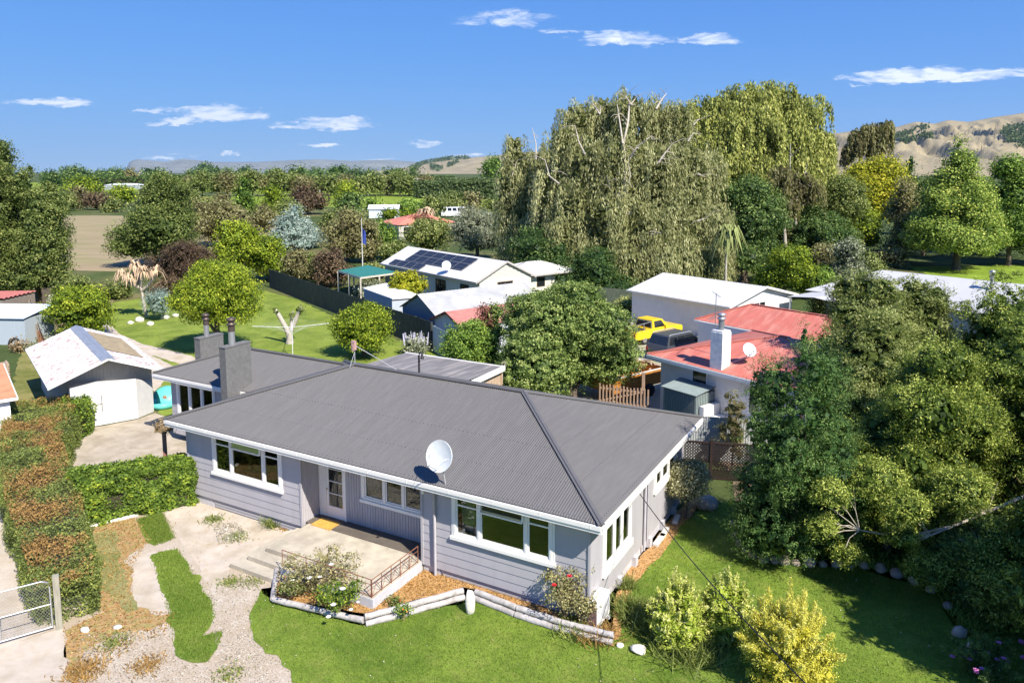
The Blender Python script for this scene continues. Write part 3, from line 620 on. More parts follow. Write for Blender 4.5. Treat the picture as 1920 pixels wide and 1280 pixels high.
window(house,*WW,4.3,(-21.2,-20.4),sf=.06)
def awning(x0,x1,y,z,ang,op=.34):
    m=M(); c,s=math.cos(ang),math.sin(ang)
    f=lambda a,t,d=0:(a,y-.05-s*t,z-c*t)
    for a,b in (((x0,0),(x1,0)),((x0,op),(x1,op)),((x0,0),(x0,op)),((x1,0),(x1,op))): m.beam(f(*a),f(*b),.045,.04)
    m.beam((x0,y-.02,z-op),f(x0,op),.02,.02); m.beam((x1,y-.02,z-op),f(x1,op),.02,.02)
    o=m.build('fanlight',WHT,house); g=M(); g.add([f(x0+.02,.02),f(x1-.02,.02),f(x1-.02,op-.02),f(x0+.02,op-.02)],[(0,1,2,3)]); g.build('pane',glassmat(),o)
awning(-14.0,-12.58,.45,2.78,R(9),.3); awning(-3.82,-2.46,.45,2.78,R(14),.3);
# glazed front door with a side frame
d=M(); x0,x1,zz0,zz1=DR; d.box(x0,x0+.07,1.25,1.37,zz0,zz1); d.box(x1-.07,x1,1.25,1.37,zz0,zz1); d.box(x0+.07,x1-.07,1.25,1.37,zz1-.1,zz1); d.box(x0+.07,x0+.30,1.27,1.36,zz0,zz1-.1); d.box(x0,x1,1.2,1.33,zz0-.03,zz0)
dd=d.build('door',WHT,house)
l=M(); a,b=x0+.31,x1-.08
l.box(a,a+.1,1.285,1.33,zz0+.02,zz1-.11); l.box(b-.09,b,1.285,1.33,zz0+.02,zz1-.11); l.box(a+.1,b-.09,1.285,1.33,zz0+.02,zz0+.42); l.box(a+.1,b-.09,1.285,1.33,zz1-.2,zz1-.11)
for k in (1,2,3): l.box(a+.1,b-.09,1.288,1.325,zz0+.42+k*.43,zz0+.445+k*.43)
l.build('door_leaf',WHT,dd); g=M(); g.box(a+.09,b-.08,1.3,1.306,zz0+.4,zz1-.18); g.build('pane',glassmat(),dd)
k_=M(); k_.lathe((a+.05,1.27,zz0+1.0),[(0,0),(.03,.01),(.03,.03),(0,.05)],8,axis=(0,-1,0)); k_.build('handle',mat('brass',(.5,.4,.2),rough=.3,metal=.8),dd)
dp=M(); dp.tube([(-5.4,.02,3.0),(-5.4,.1,2.95),(-5.4,.37,2.8),(-5.4,.38,.15)],.045,8); dp.build('downpipe',mat('lilac_pipe',(.43,.41,.44),rough=.45),house)
dp=M(); dp.tube([(-.03,4.7,3.0),(-.35,4.7,2.75),(-.44,4.7,2.6),(-.44,4.7,.2)],.04,8); dp.build('downpipe',MATS['lilac_pipe'],house)
dp=M(); dp.tube([(-.46,5.05,2.7),(-.46,5.05,.3)],.025,6); dp.build('conduit',MATS['lilac_pipe'],house)
lt=M(); lt.box(-5.72,-5.6,.12,.2,2.82,2.9); lt.lathe((-5.66,.16,2.83),[(.03,0),(.05,-.06),(.04,-.12),(0,-.14)],10); lt.build('porch_light',WHT,house)
# chimneys with flues
FLU=mat('galvanised_flue',(.5,.5,.5),rough=.35,metal=.7,var=.1); SOOT=mat('sooty_steel',(.12,.09,.075),rough=.5,metal=.5,var=.3,vs=8)
def flue(parent,x,y,z0,h,r=.125):
    m=M(); m.tube([(x,y,z0),(x,y,z0+h*.55)],r,16); o=m.build('flue',FLU,parent)
    m=M(); m.tube([(x,y,z0+h*.55),(x,y,z0+h*.8)],r*1.05,16); m.lathe((x,y,z0+h*.8),[(r*1.05,0),(r*1.45,.02),(r*1.45,.06),(r*.9,.09),(r*.9,.16),(r*1.4,.19),(r*1.4,.27),(r*.8,.31),(0,.32)],16); m.build('flue_cowl',SOOT,o)
def chimney(x0,x1,y0,y1,h):
    m=M(); m.prism([(x0,y0),(x1,y0),(x1,y1),(x0,y1)],0,h); m.box(x0-.02,x1+.02,y0-.02,y1+.02,h-.001,h+.04)
    return m.build('chimney',CEMG,house)
c1=chimney(-17.72,-17.36,3.12,4.4,5.05); flue(c1,-17.54,3.62,5.09,1.0,.13)
c2=chimney(-23.45,-23.05,6.4,7.75,4.15); flue(c2,-23.25,6.95,4.19,.98,.12)
# TV mast, roof vent, dish
an=M(); an.tube([(-12.15,4.8,RZ),(-12.15,4.8,RZ+.95)],.02,6); an.tube([(-12.1,4.82,RZ+.75),(-11.0,5.9,RZ-.3)],.014,5); an.tube([(-12.15,4.8,RZ+.5),(-12.15,4.5,RZ-.05)],.01,5)
ao=an.build('antenna_mast',mat('galvanised_steel',(.55,.55,.55),rough=.4,metal=.6),house)
an=M(); an.box(-12.24,-12.08,4.72,4.84,RZ+.6,RZ+.95); an.box(-12.2,-12.12,4.7,4.72,RZ+.55,RZ+.8); an.build('wind_vane',mat('faded_pink_plastic',(.45,.28,.24),rough=.6,var=.3,vs=20),ao)
gn=M(); gn.tube([(-12.42,9.3,3.1),(-12.42,9.3,4.0),(-12.4,9.3,4.12),(-12.33,9.3,4.17),(-12.26,9.3,4.12),(-12.24,9.3,4.0)],.045,8); gn.lathe((-12.24,9.3,3.93),[(.045,.07),(.075,.03),(.085,-.04)],10); gn.build('vent_pipe',mat('black_pipe',(.03,.03,.03),rough=.5),house)
def dish(parent,base,top,r,face,arm=.45,name='satellite_dish'):
    """offset dish on a mast; face = outward direction"""
    b=Vector(base);t=Vector(top);f=Vector(face).normalized(); m=M()
    prof=[(r*i/6,.16*r*2*(i/6)**2*.5) for i in range(7)]
    m.lathe(t+f*.02,prof,28,axis=f); m.lathe(t,[(p[0],p[1]-.012) for p in prof],28,axis=f)
    m.lathe(t+f*.02,[(r,prof[-1][1]),(r*1.01,prof[-1][1]-.01),(r,prof[-1][1]-.032)],28,axis=f)
    o=m.build(name,mat('dish_paint',(.62,.64,.64),rough=.4,var=.08,vs=6),parent)
    m=M(); m.tube([b,b.lerp(t,.75),t-f*.04],.024,8); lo=t-Vector((0,0,r*.95)); tip=t+f*(r*1.35)-Vector((0,0,r*.55)); m.tube([t-f*.04-Vector((0,0,r*.5)),lo+f*.12,tip],.014,6)
    sd_=f.cross(Vector((0,0,1))).normalized(); m.tube([t+sd_*r*.75+f*.05,tip],.006,4); m.tube([t-sd_*r*.75+f*.05,tip],.006,4); m.lathe(tip,[(0,-.04),(.035,-.03),(.03,.05),(0,.06)],8,axis=-f); m.build('dish_mount',MATS['galvanised_steel'],o)
    return o
dish(house,(-4.82,.12,3.18),(-4.93,.05,4.02),.45,(-.05,-.9,.28))
# rear lean-to
lr=M(); corrugated(lr,(-16.1,13.2,2.86),(1,0,0),(0,-1,.04),[(0,0),(5.75,0),(5.75,3.7),(0,3.7)],pitch=.12,amp=.008)
lo_=lr.build('verandah_roof',mat('weathered_sheet',(.16,.15,.145),rough=.6,var=.3,vs=1.5,c2=(.27,.24,.22),stretch=(2.5,.25,1)),house)
lr=M(); lr.box(-16.15,-10.3,13.2,13.26,2.7,2.9); lr.box(-10.36,-10.3,9.7,13.2,2.68,2.93); lr.build('fascia',WHT,lo_)
lr=M(); 
for k in range(24): lr.box(-10.52,-10.48,9.72+k*.143,9.83+k*.143,.1,2.68)
for yy_ in (9.75,11.4,13.1): lr.box(-10.47,-10.4,yy_,yy_+.09,.1,2.68)
lr.build('timber_screen',mat('tan_timber',(.5,.37,.26),rough=.8,var=.2,vs=6),lo_)
# porch slab, steps, railing
pm=mat('porch_concrete',(.4,.35,.27),rough=.9,var=.18,vs=1.6,c2=(.5,.44,.34),bump=.4,bs=50,c2r=(.4,.6))
po=M(); po.prism([(-10.65,-1.25),(-9.4,-1.25),(-9.4,-1.86),(-5.93,-1.86),(-5.93,.43),(-5.97,1.26),(-10.65,1.26)],0,.42)
po.box(-10.97,-9.05,-1.7,-1.252,0,.28); po.box(-10.97,-10.652,-1.252,.4,0,.28); po.box(-11.28,-8.9,-2.12,-1.702,0,.14); po.box(-11.28,-10.972,-1.702,.4,0,.14)
pc=po.build('porch',pm,house)
po=M(); po.box(-5.93,-5.90,-1.88,.4,.05,.41); po.box(-9.38,-5.93,-1.885,-1.862,.0,.41); po.build('porch_edging',mat('pale_painted_edge',(.5,.5,.53),rough=.8,var=.12,vs=5),pc)
rl=M(); RUST=mat('rusty_steel',(.24,.1,.06),rough=.8,var=.3,vs=12)
def rail(a,b,z,h,n):
    a=Vector(a);b=Vector(b); rl.tube([(a.x,a.y,z+h),(b.x,b.y,z+h)],.014,5); rl.tube([(a.x,a.y,z+h*.72),(b.x,b.y,z+h*.72)],.009,5); rl.tube([(a.x,a.y,z+.05),(b.x,b.y,z+.05)],.011,5)
    for i in range(n+1):
        p=a.lerp(b,i/n); rl.tube([(p.x,p.y,z),(p.x,p.y,z+h)],.012,5)
        if i<n:
            q=a.lerp(b,(i+1)/n); mid=(p+q)/2; rl.tube([(p.x,p.y,z+.05),(mid.x,mid.y,z+h*.72)],.008,4); rl.tube([(mid.x,mid.y,z+h*.72),(q.x,q.y,z+.05)],.008,4)
rail((-5.97,-1.82),(-5.97,.3),.42,.52,5); rail((-9.35,-1.82),(-6.0,-1.82),.42,.52,7); rl.tube([(-5.97,.3,.94),(-5.97,.3,.42)],.012,5)
rl.build('railing',RUST,pc)
mt=M(); mt.box(-.42,.42,-.28,.28,0,.02); tag(mt.build('doormat',mat('coir_orange',(.6,.33,.07),rough=.95,var=.25,vs=12,bump=.6),loc=Matrix.Translation(Vector(HO))@Matrix.Rotation(R(-29),4,'Z')@Vector((-10.1,.82,.423)),rot=R(-29)),'orange doormat lying on the porch at the glazed front door','doormat')
def HL(x,y,z=0): return Matrix.Translation(Vector(HO))@Matrix.Rotation(R(-29),4,'Z')@Vector((x,y,z))
# ================================================================ OTHER BUILDINGS
def hiproof(m,x0,x1,y0,y1,ez,pitch,gable='',corr=.0,mi=0,ridge='auto',cpitch=.09):
    """roof over a rectangle; ridge along the longer side; gable: which ridge ends are gables ('a' low end, 'b' high end)"""
    lx,ly=x1-x0,y1-y0; alongx=(lx>=ly) if ridge=='auto' else ridge=='x'
    L,Wd=(lx,ly) if alongx else (ly,lx); h=Wd/2; c=math.sqrt(1+pitch*pitch); a=0 if 'a' in gable else h; b=L if 'b' in gable else L-h
    q=[(0,0),(L,0),(b,h*c),(a,h*c)]
    if alongx:
        corrugated(m,(x0,y0,ez),(1,0,0),(0,1,pitch),q,cpitch,.009,mi,4); corrugated(m,(x0,y1,ez),(1,0,0),(0,-1,pitch),q,cpitch,.009,mi,4)
        if a: corrugated(m,(x0,y0,ez),(0,1,0),(1,0,pitch),[(0,0),(Wd,0),(h,h*c)],cpitch,.009,mi,4)
        if b<L: corrugated(m,(x1,y0,ez),(0,1,0),(-1,0,pitch),[(0,0),(Wd,0),(h,h*c)],cpitch,.009,mi,4)
    else:
        corrugated(m,(x0,y0,ez),(0,1,0),(1,0,pitch),q,cpitch,.009,mi,4); corrugated(m,(x1,y0,ez),(0,1,0),(-1,0,pitch),q,cpitch,.009,mi,4)
        if a: corrugated(m,(x0,y0,ez),(1,0,0),(0,1,pitch),[(0,0),(Wd,0),(h,h*c)],cpitch,.009,mi,4)
        if b<L: corrugated(m,(x0,y1,ez),(1,0,0),(0,-1,pitch),[(0,0),(Wd,0),(h,h*c)],cpitch,.009,mi,4)
    rz=ez+pitch*h
    ra,rb=((x0+a,y0+h,rz),(x0+b,y0+h,rz)) if alongx else ((x0+h,y0+a,rz),(x0+h,y0+b,rz))
    return ra,rb
def caps(m,segs,w_=.16,mi=0):
    for a,b in segs: m.beam(Vector(a)+Vector((0,0,.03)),Vector(b)+Vector((0,0,.03)),w_,.035,mi)
def gablewall(m,x0,x1,y,ez,rz,z0=0,ax='x',mi=0,t=.06):
    p=[(x0,z0),(x1,z0),(x1,ez),((x0+x1)/2,rz),(x0,ez)]
    if ax=='x': vs=[(a,y,b) for a,b in p]+[(a,y+t,b) for a,b in p]
    else: vs=[(y,a,b) for a,b in p]+[(y+t,a,b) for a,b in p]
    return m.add(vs,[(0,1,2,3,4),(9,8,7,6,5)]+[(i,(i+1)%5,5+(i+1)%5,5+i) for i in range(5)],mi)
def simplewin(parent,x0,x1,z0,z1,y,ax='x',sgn=-1,framemat=None,n=2,name='window',t=.05):
    def bx(m,a0,a1,d0,d1,e0,e1):
        if ax=='x': m.box(a0,a1,min(y+sgn*d0,y+sgn*d1),max(y+sgn*d0,y+sgn*d1),e0,e1)
        else: m.box(min(y+sgn*d0,y+sgn*d1),max(y+sgn*d0,y+sgn*d1),a0,a1,e0,e1)
    m=M(); bx(m,x0,x0+t,.005,.05,z0,z1); bx(m,x1-t,x1,.005,.05,z0,z1); bx(m,x0+t,x1-t,.005,.05,z0,z0+t); bx(m,x0+t,x1-t,.005,.05,z1-t,z1)
    for i in range(1,n): q=x0+(x1-x0)*i/n; bx(m,q-t/2,q+t/2,.005,.047,z0+t,z1-t)
    o=m.build(name,framemat or WHT,parent); g=M(); bx(g,x0+t,x1-t,.004,.02,z0+t,z1-t); g.build('pane',DG(),o); return o
# --- garage
gar=thing('garage','weathered white single garage with a peeling gable iron roof, standing behind the ivy covered fence','garage',(-18.35,35.43,0),38)
PEEL=mat('peeling_white_iron',(.62,.62,.62),rough=.6,var=.08,vs=3,c2=(.26,.14,.11),stretch=(1.4,7,1),c2r=(.515,.55))
FADE=mat('lichened_iron',(.3,.24,.15),rough=.8,var=.3,vs=5,c2=(.17,.14,.1),stretch=(.6,2,1)); GALV=mat('galvanised_iron',(.4,.42,.44),rough=.35,metal=.55,var=.15,vs=3)
m=M(); gx0,gx1,gy0,gy1=-3.68,1.3,-.45,9.2; gh=(gx1-gx0)/2; gp_=.4; cc=math.sqrt(1+gp_*gp_)
corrugated(m,(gx0,gy0,2.3),(0,1,0),(1,0,gp_),[(0,0),(gy1-gy0,0),(gy1-gy0,gh*cc),(0,gh*cc)],.09,.012); corrugated(m,(gx1,gy0,2.3),(0,1,0),(-1,0,gp_),[(0,0),(gy1-gy0,0),(gy1-gy0,gh*cc),(0,gh*cc)],.09,.012)
o=m.build('roof',PEEL,gar)
m=M(); corrugated(m,(gx1-.45,gy0+2.6,2.3+.45*gp_+.03),(0,1,0),(-1,0,gp_),[(0,0),(5.6,0),(5.6,gh*cc-.85),(0,gh*cc-.85)],.09,.012); m.build('clear_sheet',FADE,o)
m=M(); rz=2.3+gh*gp_
for sg in(-1,1): corrugated(m,(gx0+gh+sg*.3,gy0-.01,rz-.3*gp_+.03),(0,1,0),(-sg,0,gp_),[(0,0),(gy1-gy0,0),(gy1-gy0,.32),(0,.32)],.14,.01)
m.build('ridge_cap',GALV,o)
SHW=mat('shed_white_boards',(.68,.67,.65),rough=.75,var=.12,vs=2.5,c2=(.5,.46,.42),stretch=(8,8,.5),c2r=(.58,.75)); GRW=mat('grey_garage_wall',(.46,.44,.41),rough=.8,var=.12)
m=M(); gablewall(m,-3.1,.9,.82,2.25+.58*gp_*.5,rz-.22); m.box(.84,.9,.88,9,.0,2.45); m.box(-3.1,-3.04,.88,9,0,2.45); gablewall(m,-3.1,.9,8.95,2.36,rz-.22)
for k in range(26): m.box(-3.1+k*.155,-3.1+k*.155+.05,.79,.82,2.02,2.2+ (1-abs(k-13)/13)*.95)
for k in range(40): m.box(.9,.93,.95+k*.2,1.03+k*.2,.02,2.42)
m.build('wall',GRW,gar)
m=M(); m.prism([(-2.8,0.02),(-.02,0.02),(.86,.66),(.86,.8),(-2.8,.8)],.02,[2.02,2.02,1.45,1.55,2.1]); m.build('door_housing',mat('pale_board',(.52,.51,.49),rough=.8,var=.1),gar)
m=M()
for k in range(28):
    m.box(-2.8+k*.1,-2.8+k*.1+.094,-.035+rnd.uniform(-.004,.004),.015,.04,2.03)
dr=m.build('door',SHW,gar)
m=M(); m.box(-2.1,-1.5,-.05,-.037,1.05,1.09); m.box(-1.55,-1.51,-.05,-.037,.7,1.5); m.build('hinge',mat('bolt_steel',(.3,.28,.26),rough=.6,metal=.4),dr)
m=M(); m.beam((gx0+gh,.78,rz-.2),(gx0+gh+.02,.76,rz-.55),.05,.03); m.build('finial',mat('old_timber',(.35,.28,.2),rough=.9),gar)
m=M()
for sg,x in ((1,gx0),(-1,gx1)): m.beam((x,gy0,2.27),(gx0+gh,gy0,rz-.03),.03,.09); m.beam((x,gy0,2.25),(x,gy1,2.25),.06,.06)
m.build('barge_board',WHT,gar)
# --- neighbour with the red roof
REDR=mat('red_roof_paint',(.44,.13,.095),rough=.55,spec=.3,var=.14,vs=1.5,c2=(.5,.2,.15),stretch=(.4,2,1)); BLW=mat('pale_blue_wall',(.62,.6,.58),rough=.8,var=.06,vs=2)
rh=thing('neighbour_house','white house with a red corrugated roof and white brick chimney beside the dark conifer','house',(6.75,36.51,0),38)
m=M(); ra,rb=hiproof(m,0,9,-9.5,0,3.0,.24); rc,rd=hiproof(m,9,13.8,-7,4.2,3.0,.42,ridge='y'); ro=m.build('roof',REDR,rh)
m=M(); caps(m,[((0,0,3),ra if ra[1]>rb[1] else rb),((0,-9.5,3),rb if ra[1]>rb[1] else ra),(ra,rb),((9,0,3),rb),(rc,rd),((9,4.2,3),rd),((13.8,4.2,3),rd),((9,-7,3),rc)]); m.build('ridge_cap',REDR,ro)
m=M(); m.box(.5,8.9,-9.1,-.5,0,2.95); m.box(8.9,13.4,-6.6,3.8,0,2.95); m.build('wall',BLW,rh)
m=M(); gutter(m,[(0,0),(0,-9.5)],2.98); gutter(m,[(9,0),(0,0)],2.98); gutter(m,[(9,4.2),(9,0)],2.98); m.build('gutter',WHT,rh)
simplewin(rh,-3.35,-2.45,1.9,2.7,.5,'y',-1,n=1); simplewin(rh,-6.8,-5.6,1.3,2.6,.5,'y',-1,n=2); simplewin(rh,.6,2.2,1.2,2.4,9.0-.1,'y',-1,n=2)
m=M(); m.box(.15,.8,-4.35,-3.7,2.9,4.75); m.prism([(.18,-4.32),(.77,-4.32),(.77,-3.73),(.18,-3.73)],4.75,4.83); ch=m.build('chimney',mat('painted_brick',(.78,.75,.7),rough=.8,var=.1,vs=5,c2=(.55,.56,.6),bump=.6,bs=12),rh)
m=M(); m.tube([(.48,-4.02,4.8),(.48,-4.02,5.3)],.14,14); fo=m.build('flue',mat('flue_grey',(.3,.32,.33),rough=.4,metal=.5,var=.2),ch)
m=M(); m.lathe((.48,-4.02,5.3),[(.14,0),(.19,.03),(.19,.1),(.12,.13),(.12,.17),(.19,.2),(.19,.28),(.0,.34)],14); m.build('flue_cowl',FLU,fo)
dish(rh,(1.6,-4.6,3.4),(1.25,-5.0,3.95),.33,(-.3,-.75,.45))
m=M(); m.beam((.9,-4.3,3.25),(1.5,-4.7,3.5),.04,.04); m.beam((.75,-4.2,3.2),(2.2,-4.9,3.7),.03,.03); m.build('brace_pipe',mat('faded_pink_pipe',(.6,.36,.32),rough=.6),rh)
m=M(); m.tube([(1.4,-3.0,3.2),(1.4,-3.0,6.3)],.02,6); m.beam((.4,-3.4,5.2),(2.3,-2.6,5.2),.02,.02); m.beam((.9,-3.6,6.25),(1.9,-2.4,6.25),.015,.015)
for k in range(9): m.beam((.5+k*.2-.06,-3.36+k*.085+.16,5.21),(.5+k*.2+.06,-3.36+k*.085-.16,5.21),.012,.012)
for k in range(5): m.beam((1.+k*.2-.1,-3.5+k*.25,6.26),(1.+k*.2+.12,-3.5+k*.25,6.26),.012,.012)
m.build('tv_aerial',mat('aerial_alloy',(.25,.25,.25),rough=.5,metal=.4),rh)
m=M()
for k in range(17): m.box(-.9,-.88,-3.75+k*.11,-3.7+k*.11,0,1.9)
m.prism([(-.86,-3.78),(.48,-3.78),(.48,-1.85),(-.86,-1.85)],0,1.9)
for k in range(11): m.box(-.8+k*.12,-.75+k*.12,-3.81,-3.782,0,1.9)
lt_=m.build('lean_to',mat('grey_green_iron',(.2,.24,.23),rough=.55,var=.12),rh); m=M(); corrugated(m,(-.98,-3.9,1.93),(0,1,0),(1,0,.12),[(0,0),(2.15,0),(2.15,1.46),(0,1.46)],.1,.012); m.build('lean_to_roof',MATS['grey_green_iron'],lt_)
m=M(); m.box(-1.9,.45,-8,-4.1,0,.9); m.box(-.7,.45,-4.1,-3.85,0,1.4); m.build('terrace',mat('white_render',(.74,.71,.67),rough=.85,var=.08),rh)
# --- white barn by the yellow pickup
m=M(); bn=thing('barn','long low white garage building with a pale ribbed iron gable roof, behind the yellow pickup','garage',(15.4,52.2,0),38)
hiproof(m,-.25,8.4,-.3,9.6,2.6,.24,gable='ab',ridge='y',cpitch=.25); m.build('roof',mat('pale_iron',(.54,.53,.51),rough=.55,metal=0,var=.15,vs=.6,stretch=(4,.5,1),c2=(.62,.62,.6)),bn)
m=M(); gablewall(m,.1,8.0,0,2.6,3.55); m.box(.1,.2,.06,9.3,0,2.62); gablewall(m,.1,8,9.3,2.6,3.55); m.box(7.9,8,.06,9.3,0,2.6); m.build('wall',mat('barn_white',(.7,.67,.63),rough=.8,var=.07,vs=2),bn)
m=M(); m.beam((-.25,-.32,2.58),(4.07,-.32,3.6),.04,.16); m.beam((8.4,-.32,2.58),(4.07,-.32,3.6),.04,.16); m.beam((-.28,-.3,2.55),(-.28,9.6,2.55),.1,.1); m.build('barge_board',WHT,bn)
simplewin(bn,1.1,2.7,1.6,2.45,0,'x',-1,n=2,framemat=WHT); simplewin(bn,2.9,4.4,1.6,2.5,0,'x',-1,n=2,framemat=WHT)
# --- house on the right with a pale grey roof
m=M(); gh_=thing('neighbour_house','house with a broad pale grey hip roof half hidden by the bushes at the right','house',(23.1,58.2,0),38)
hiproof(m,0,8,-24,0,2.8,.42,ridge='y',cpitch=.1); hiproof(m,-3.5,2,-5.0,-.6,2.7,.1,gable='a',ridge='x',cpitch=.1); m.build('roof',mat('pale_grey_roof',(.46,.455,.45),rough=.5,var=.08,vs=.6),gh_)
m=M(); m.box(.6,7.5,-23.5,-.6,0,2.78); m.build('wall',mat('blue_grey_wall',(.38,.38,.38),rough=.8,var=.06),gh_)
simplewin(gh_,-4,-2.4,.9,2.2,.6,'y',-1); m=M(); m.tube([(3.0,-12,3.9),(3.0,-12,5.1)],.13,12); m.lathe((3,-12,5.1),[(.13,0),(.2,.05),(.2,.2),(0,.3)],12); m.build('flue',FLU,gh_)
for p in ((-3.3,-4.8),(-3.3,-.8)): m=M(); m.box(p[0]-.06,p[0]+.06,p[1]-.06,p[1]+.06,0,2.68); m.build('carport_post',WHT,gh_)
# --- cream house with solar panels
SH=thing('neighbour_house','cream weatherboard house with a pale gable roof carrying rows of solar panels','house',(-3.1,63.1,0),38)
PALE=mat('pale_steel_roof',(.6,.58,.55),rough=.5,spec=.35,var=.05,vs=.8)
m=M(); hiproof(m,0,6.5,-.2,17,2.7,.48,gable='ab',ridge='y',cpitch=.25); hiproof(m,5.9,13.5,1.2,7.0,2.55,.3,gable='',ridge='x',cpitch=.25); m.build('roof',PALE,SH)
m=M(); siding(m,(.4,0,0),(1,0,0),5.7,0,2.85,(0,-1,0),.22); siding(m,(.4,16.8,0),(0,-1,0),16.8,0,2.85,(-1,0,0),.22); gablewall(m,.4,6.1,.02,2.88,4.2,z0=2.8)
siding(m,(6.1,1.7,0),(1,0,0),7.0,0,2.6,(0,-1,0),.22); m.box(6.1,13,6.6,6.65,0,2.6); m.box(6.05,6.1,0.05,17,0,2.8)
for k in range(6): 
    z=2.86+k*.22; hwid=2.85*(1-(z-2.88)/1.32) if z>2.88 else 2.85
    m.box(3.25-hwid,3.25+hwid,-.02,.015,z,z+.17) if hwid>.1 else None
m.build('wall',mat('cream_boards',(.66,.62,.5),rough=.7,var=.04),SH)
m=M(); m.beam((0,-.22,2.68),(3.25,-.22,4.24),.05,.16); m.beam((6.5,-.22,2.68),(3.25,-.22,4.24),.05,.16); m.beam((-.05,-.2,2.64),(-.05,17,2.64),.12,.12); m.beam((6.5,-.22,2.62),(6.6,1.1,2.5),.1,.12); m.beam((6.6,1.15,2.48),(13.5,1.15,2.48),.12,.12); m.build('gutter',mat('taupe_gutter',(.45,.42,.38),rough=.4),SH)
BRN=mat('brown_aluminium',(.1,.07,.05),rough=.4)
simplewin(SH,2.3,4.0,1.45,2.5,0,'x',-1,framemat=BRN,n=2,t=.08); simplewin(SH,1.6,2.9,.7,2.2,.4,'y',-1,framemat=mat('black_joinery',(.02,.02,.02)),n=1,t=.08); simplewin(SH,5.3,7.0,.3,2.2,.4,'y',-1,framemat=MATS['black_joinery'],n=2,t=.08)
simplewin(SH,8.2,9.2,1.3,2.2,1.7,'x',-1,framemat=BRN,n=1)
SOL=mat('solar_cells',(.014,.017,.026),rough=.4,spec=.3,var=.2,vs=6); SFR=mat('panel_frame',(.16,.165,.18),rough=.5,metal=.2)
def panel(y0,x0,w_=1.65,h_=1.0,cols=4):
    f=lambda a,b,e=0:(x0+b*math.cos(math.atan(.48)),y0+a,2.7+.48*(x0+b*math.cos(math.atan(.48)))+.09+e)
    m=M(); vs=[f(0,0),f(w_,0),f(w_,h_),f(0,h_),f(0,0,.035),f(w_,0,.035),f(w_,h_,.035),f(0,h_,.035)]
    m.add(vs,[(0,1,2,3),(4,7,6,5),(0,4,5,1),(1,5,6,2),(2,6,7,3),(3,7,4,0)],0)
    o=m.build('solar_panel',SFR,SH); m=M()
    for i in range(cols):
        for j in range(2): a=.03+(w_-.06)/cols*i;b=.03+(h_-.06)/2*j; m.add([f(a+.012,b+.012,.04),f(a+(w_-.06)/cols-.012,b+.012,.04),f(a+(w_-.06)/cols-.012,b+(h_-.06)/2-.012,.04),f(a+.012,b+(h_-.06)/2-.012,.04)],[(0,1,2,3)])
    m.build('solar_cell',SOL,o)
for i in range(6):
    for j in range(2): panel(3.6+i*1.69,1.0+j*.95)
for i in range(4): panel(11.3+i*1.35-3.5 if 0 else 9.4+i*1.5,.15 if 0 else .02,1.45,.9,3)
dish(SH,(.5,5.2,2.95),(.35,5.1,3.6),.42,(-.35,-.8,.35))
# pergola with green shade cloth, flat roofed shed, grey iron shed, red roofed shed
pg=thing('pergola','timber pergola roofed with green shade cloth behind the dark paling fence','pergola',G(672,556)); o=pg.location
c=[G(634,507,2.3),G(690,497,2.3),G(745,510,2.3),G(676,519,2.3)]; L_=[p-Vector((o.x,o.y,0)) for p in c]
m=M(); m.add(L_+[p-Vector((0,0,.03)) for p in L_],[(0,1,2,3),(7,6,5,4),(0,4,5,1),(1,5,6,2),(2,6,7,3),(3,7,4,0)]); m.build('shade_cloth',mat('green_shade_cloth',(.03,.17,.14),rough=.7,var=.15,stretch=(1,1,1)),pg)
m=M()
for k in range(4): m.beam(L_[k]-Vector((0,0,.12)),L_[(k+1)%4]-Vector((0,0,.12)),.08,.16)
for k in range(7): a=L_[0].lerp(L_[3],k/6);b=L_[1].lerp(L_[2],k/6); m.beam(a-Vector((0,0,.1)),b-Vector((0,0,.1)),.05,.1)
m.build('rafter',mat('cream_timber',(.55,.5,.42),rough=.7),pg)
for k in (0,3,2):
    for f in (0,.5):
        m=M(); p=L_[k].lerp(L_[(k+1)%4],f); m.box(p.x-.06,p.x+.06,p.y-.06,p.y+.06,0,2.2); m.build('post',MATS['cream_timber'],pg)
pz=[G(682,541,1.9),G(724,532,1.9),G(790,556,1.9),G(735,560,1.9)]; o=pz[0]; L_=[(p.x-o.x,p.y-o.y) for p in pz][::-1]
fs_=thing('garden_shed','low grey shed with a flat white roof beside the golden round bush','shed',(o.x,o.y,0)); m=M(); m.prism(L_,0,1.86); m.build('wall',mat('pale_grey_panel',(.42,.45,.49),rough=.7,var=.05),fs_)
cx_=sum(p[0] for p in L_)/4;cy_=sum(p[1] for p in L_)/4; m=M(); m.prism([(cx_+(a-cx_)*1.04,cy_+(b-cy_)*1.04) for a,b in L_],1.862,1.95); m.build('roof',WHT,fs_)
gs=thing('shed','grey iron gable roofed shed with blue grey boards, in front of the cream house','shed',(-5.1,50.4,0),38)
m=M(); hiproof(m,-.2,9.6,-.2,5.0,2.15,.5,gable='ab',ridge='x',cpitch=.3); m.build('roof',mat('weathered_grey_iron',(.36,.36,.35),rough=.6,metal=0,var=.16,vs=.8,c2=(.46,.44,.42)),gs)
m=M(); siding(m,(0,4.8,0),(0,-1,0),4.8,0,2.2,(-1,0,0),.18); gablewall(m,0,4.8,.01,2.2,3.35,z0=2.15,ax='y'); m.box(0,9.4,.0,.05,0,2.2); m.box(0,9.4,4.75,4.8,0,2.2); m.box(9.35,9.4,.05,4.75,0,2.2); m.build('wall',mat('slate_boards',(.16,.2,.24),rough=.8,var=.1),gs)
rs=thing('shed','small shed with a faded red iron roof and white gable, beside the grey iron shed','shed',(-3.2,47.2,0),38)
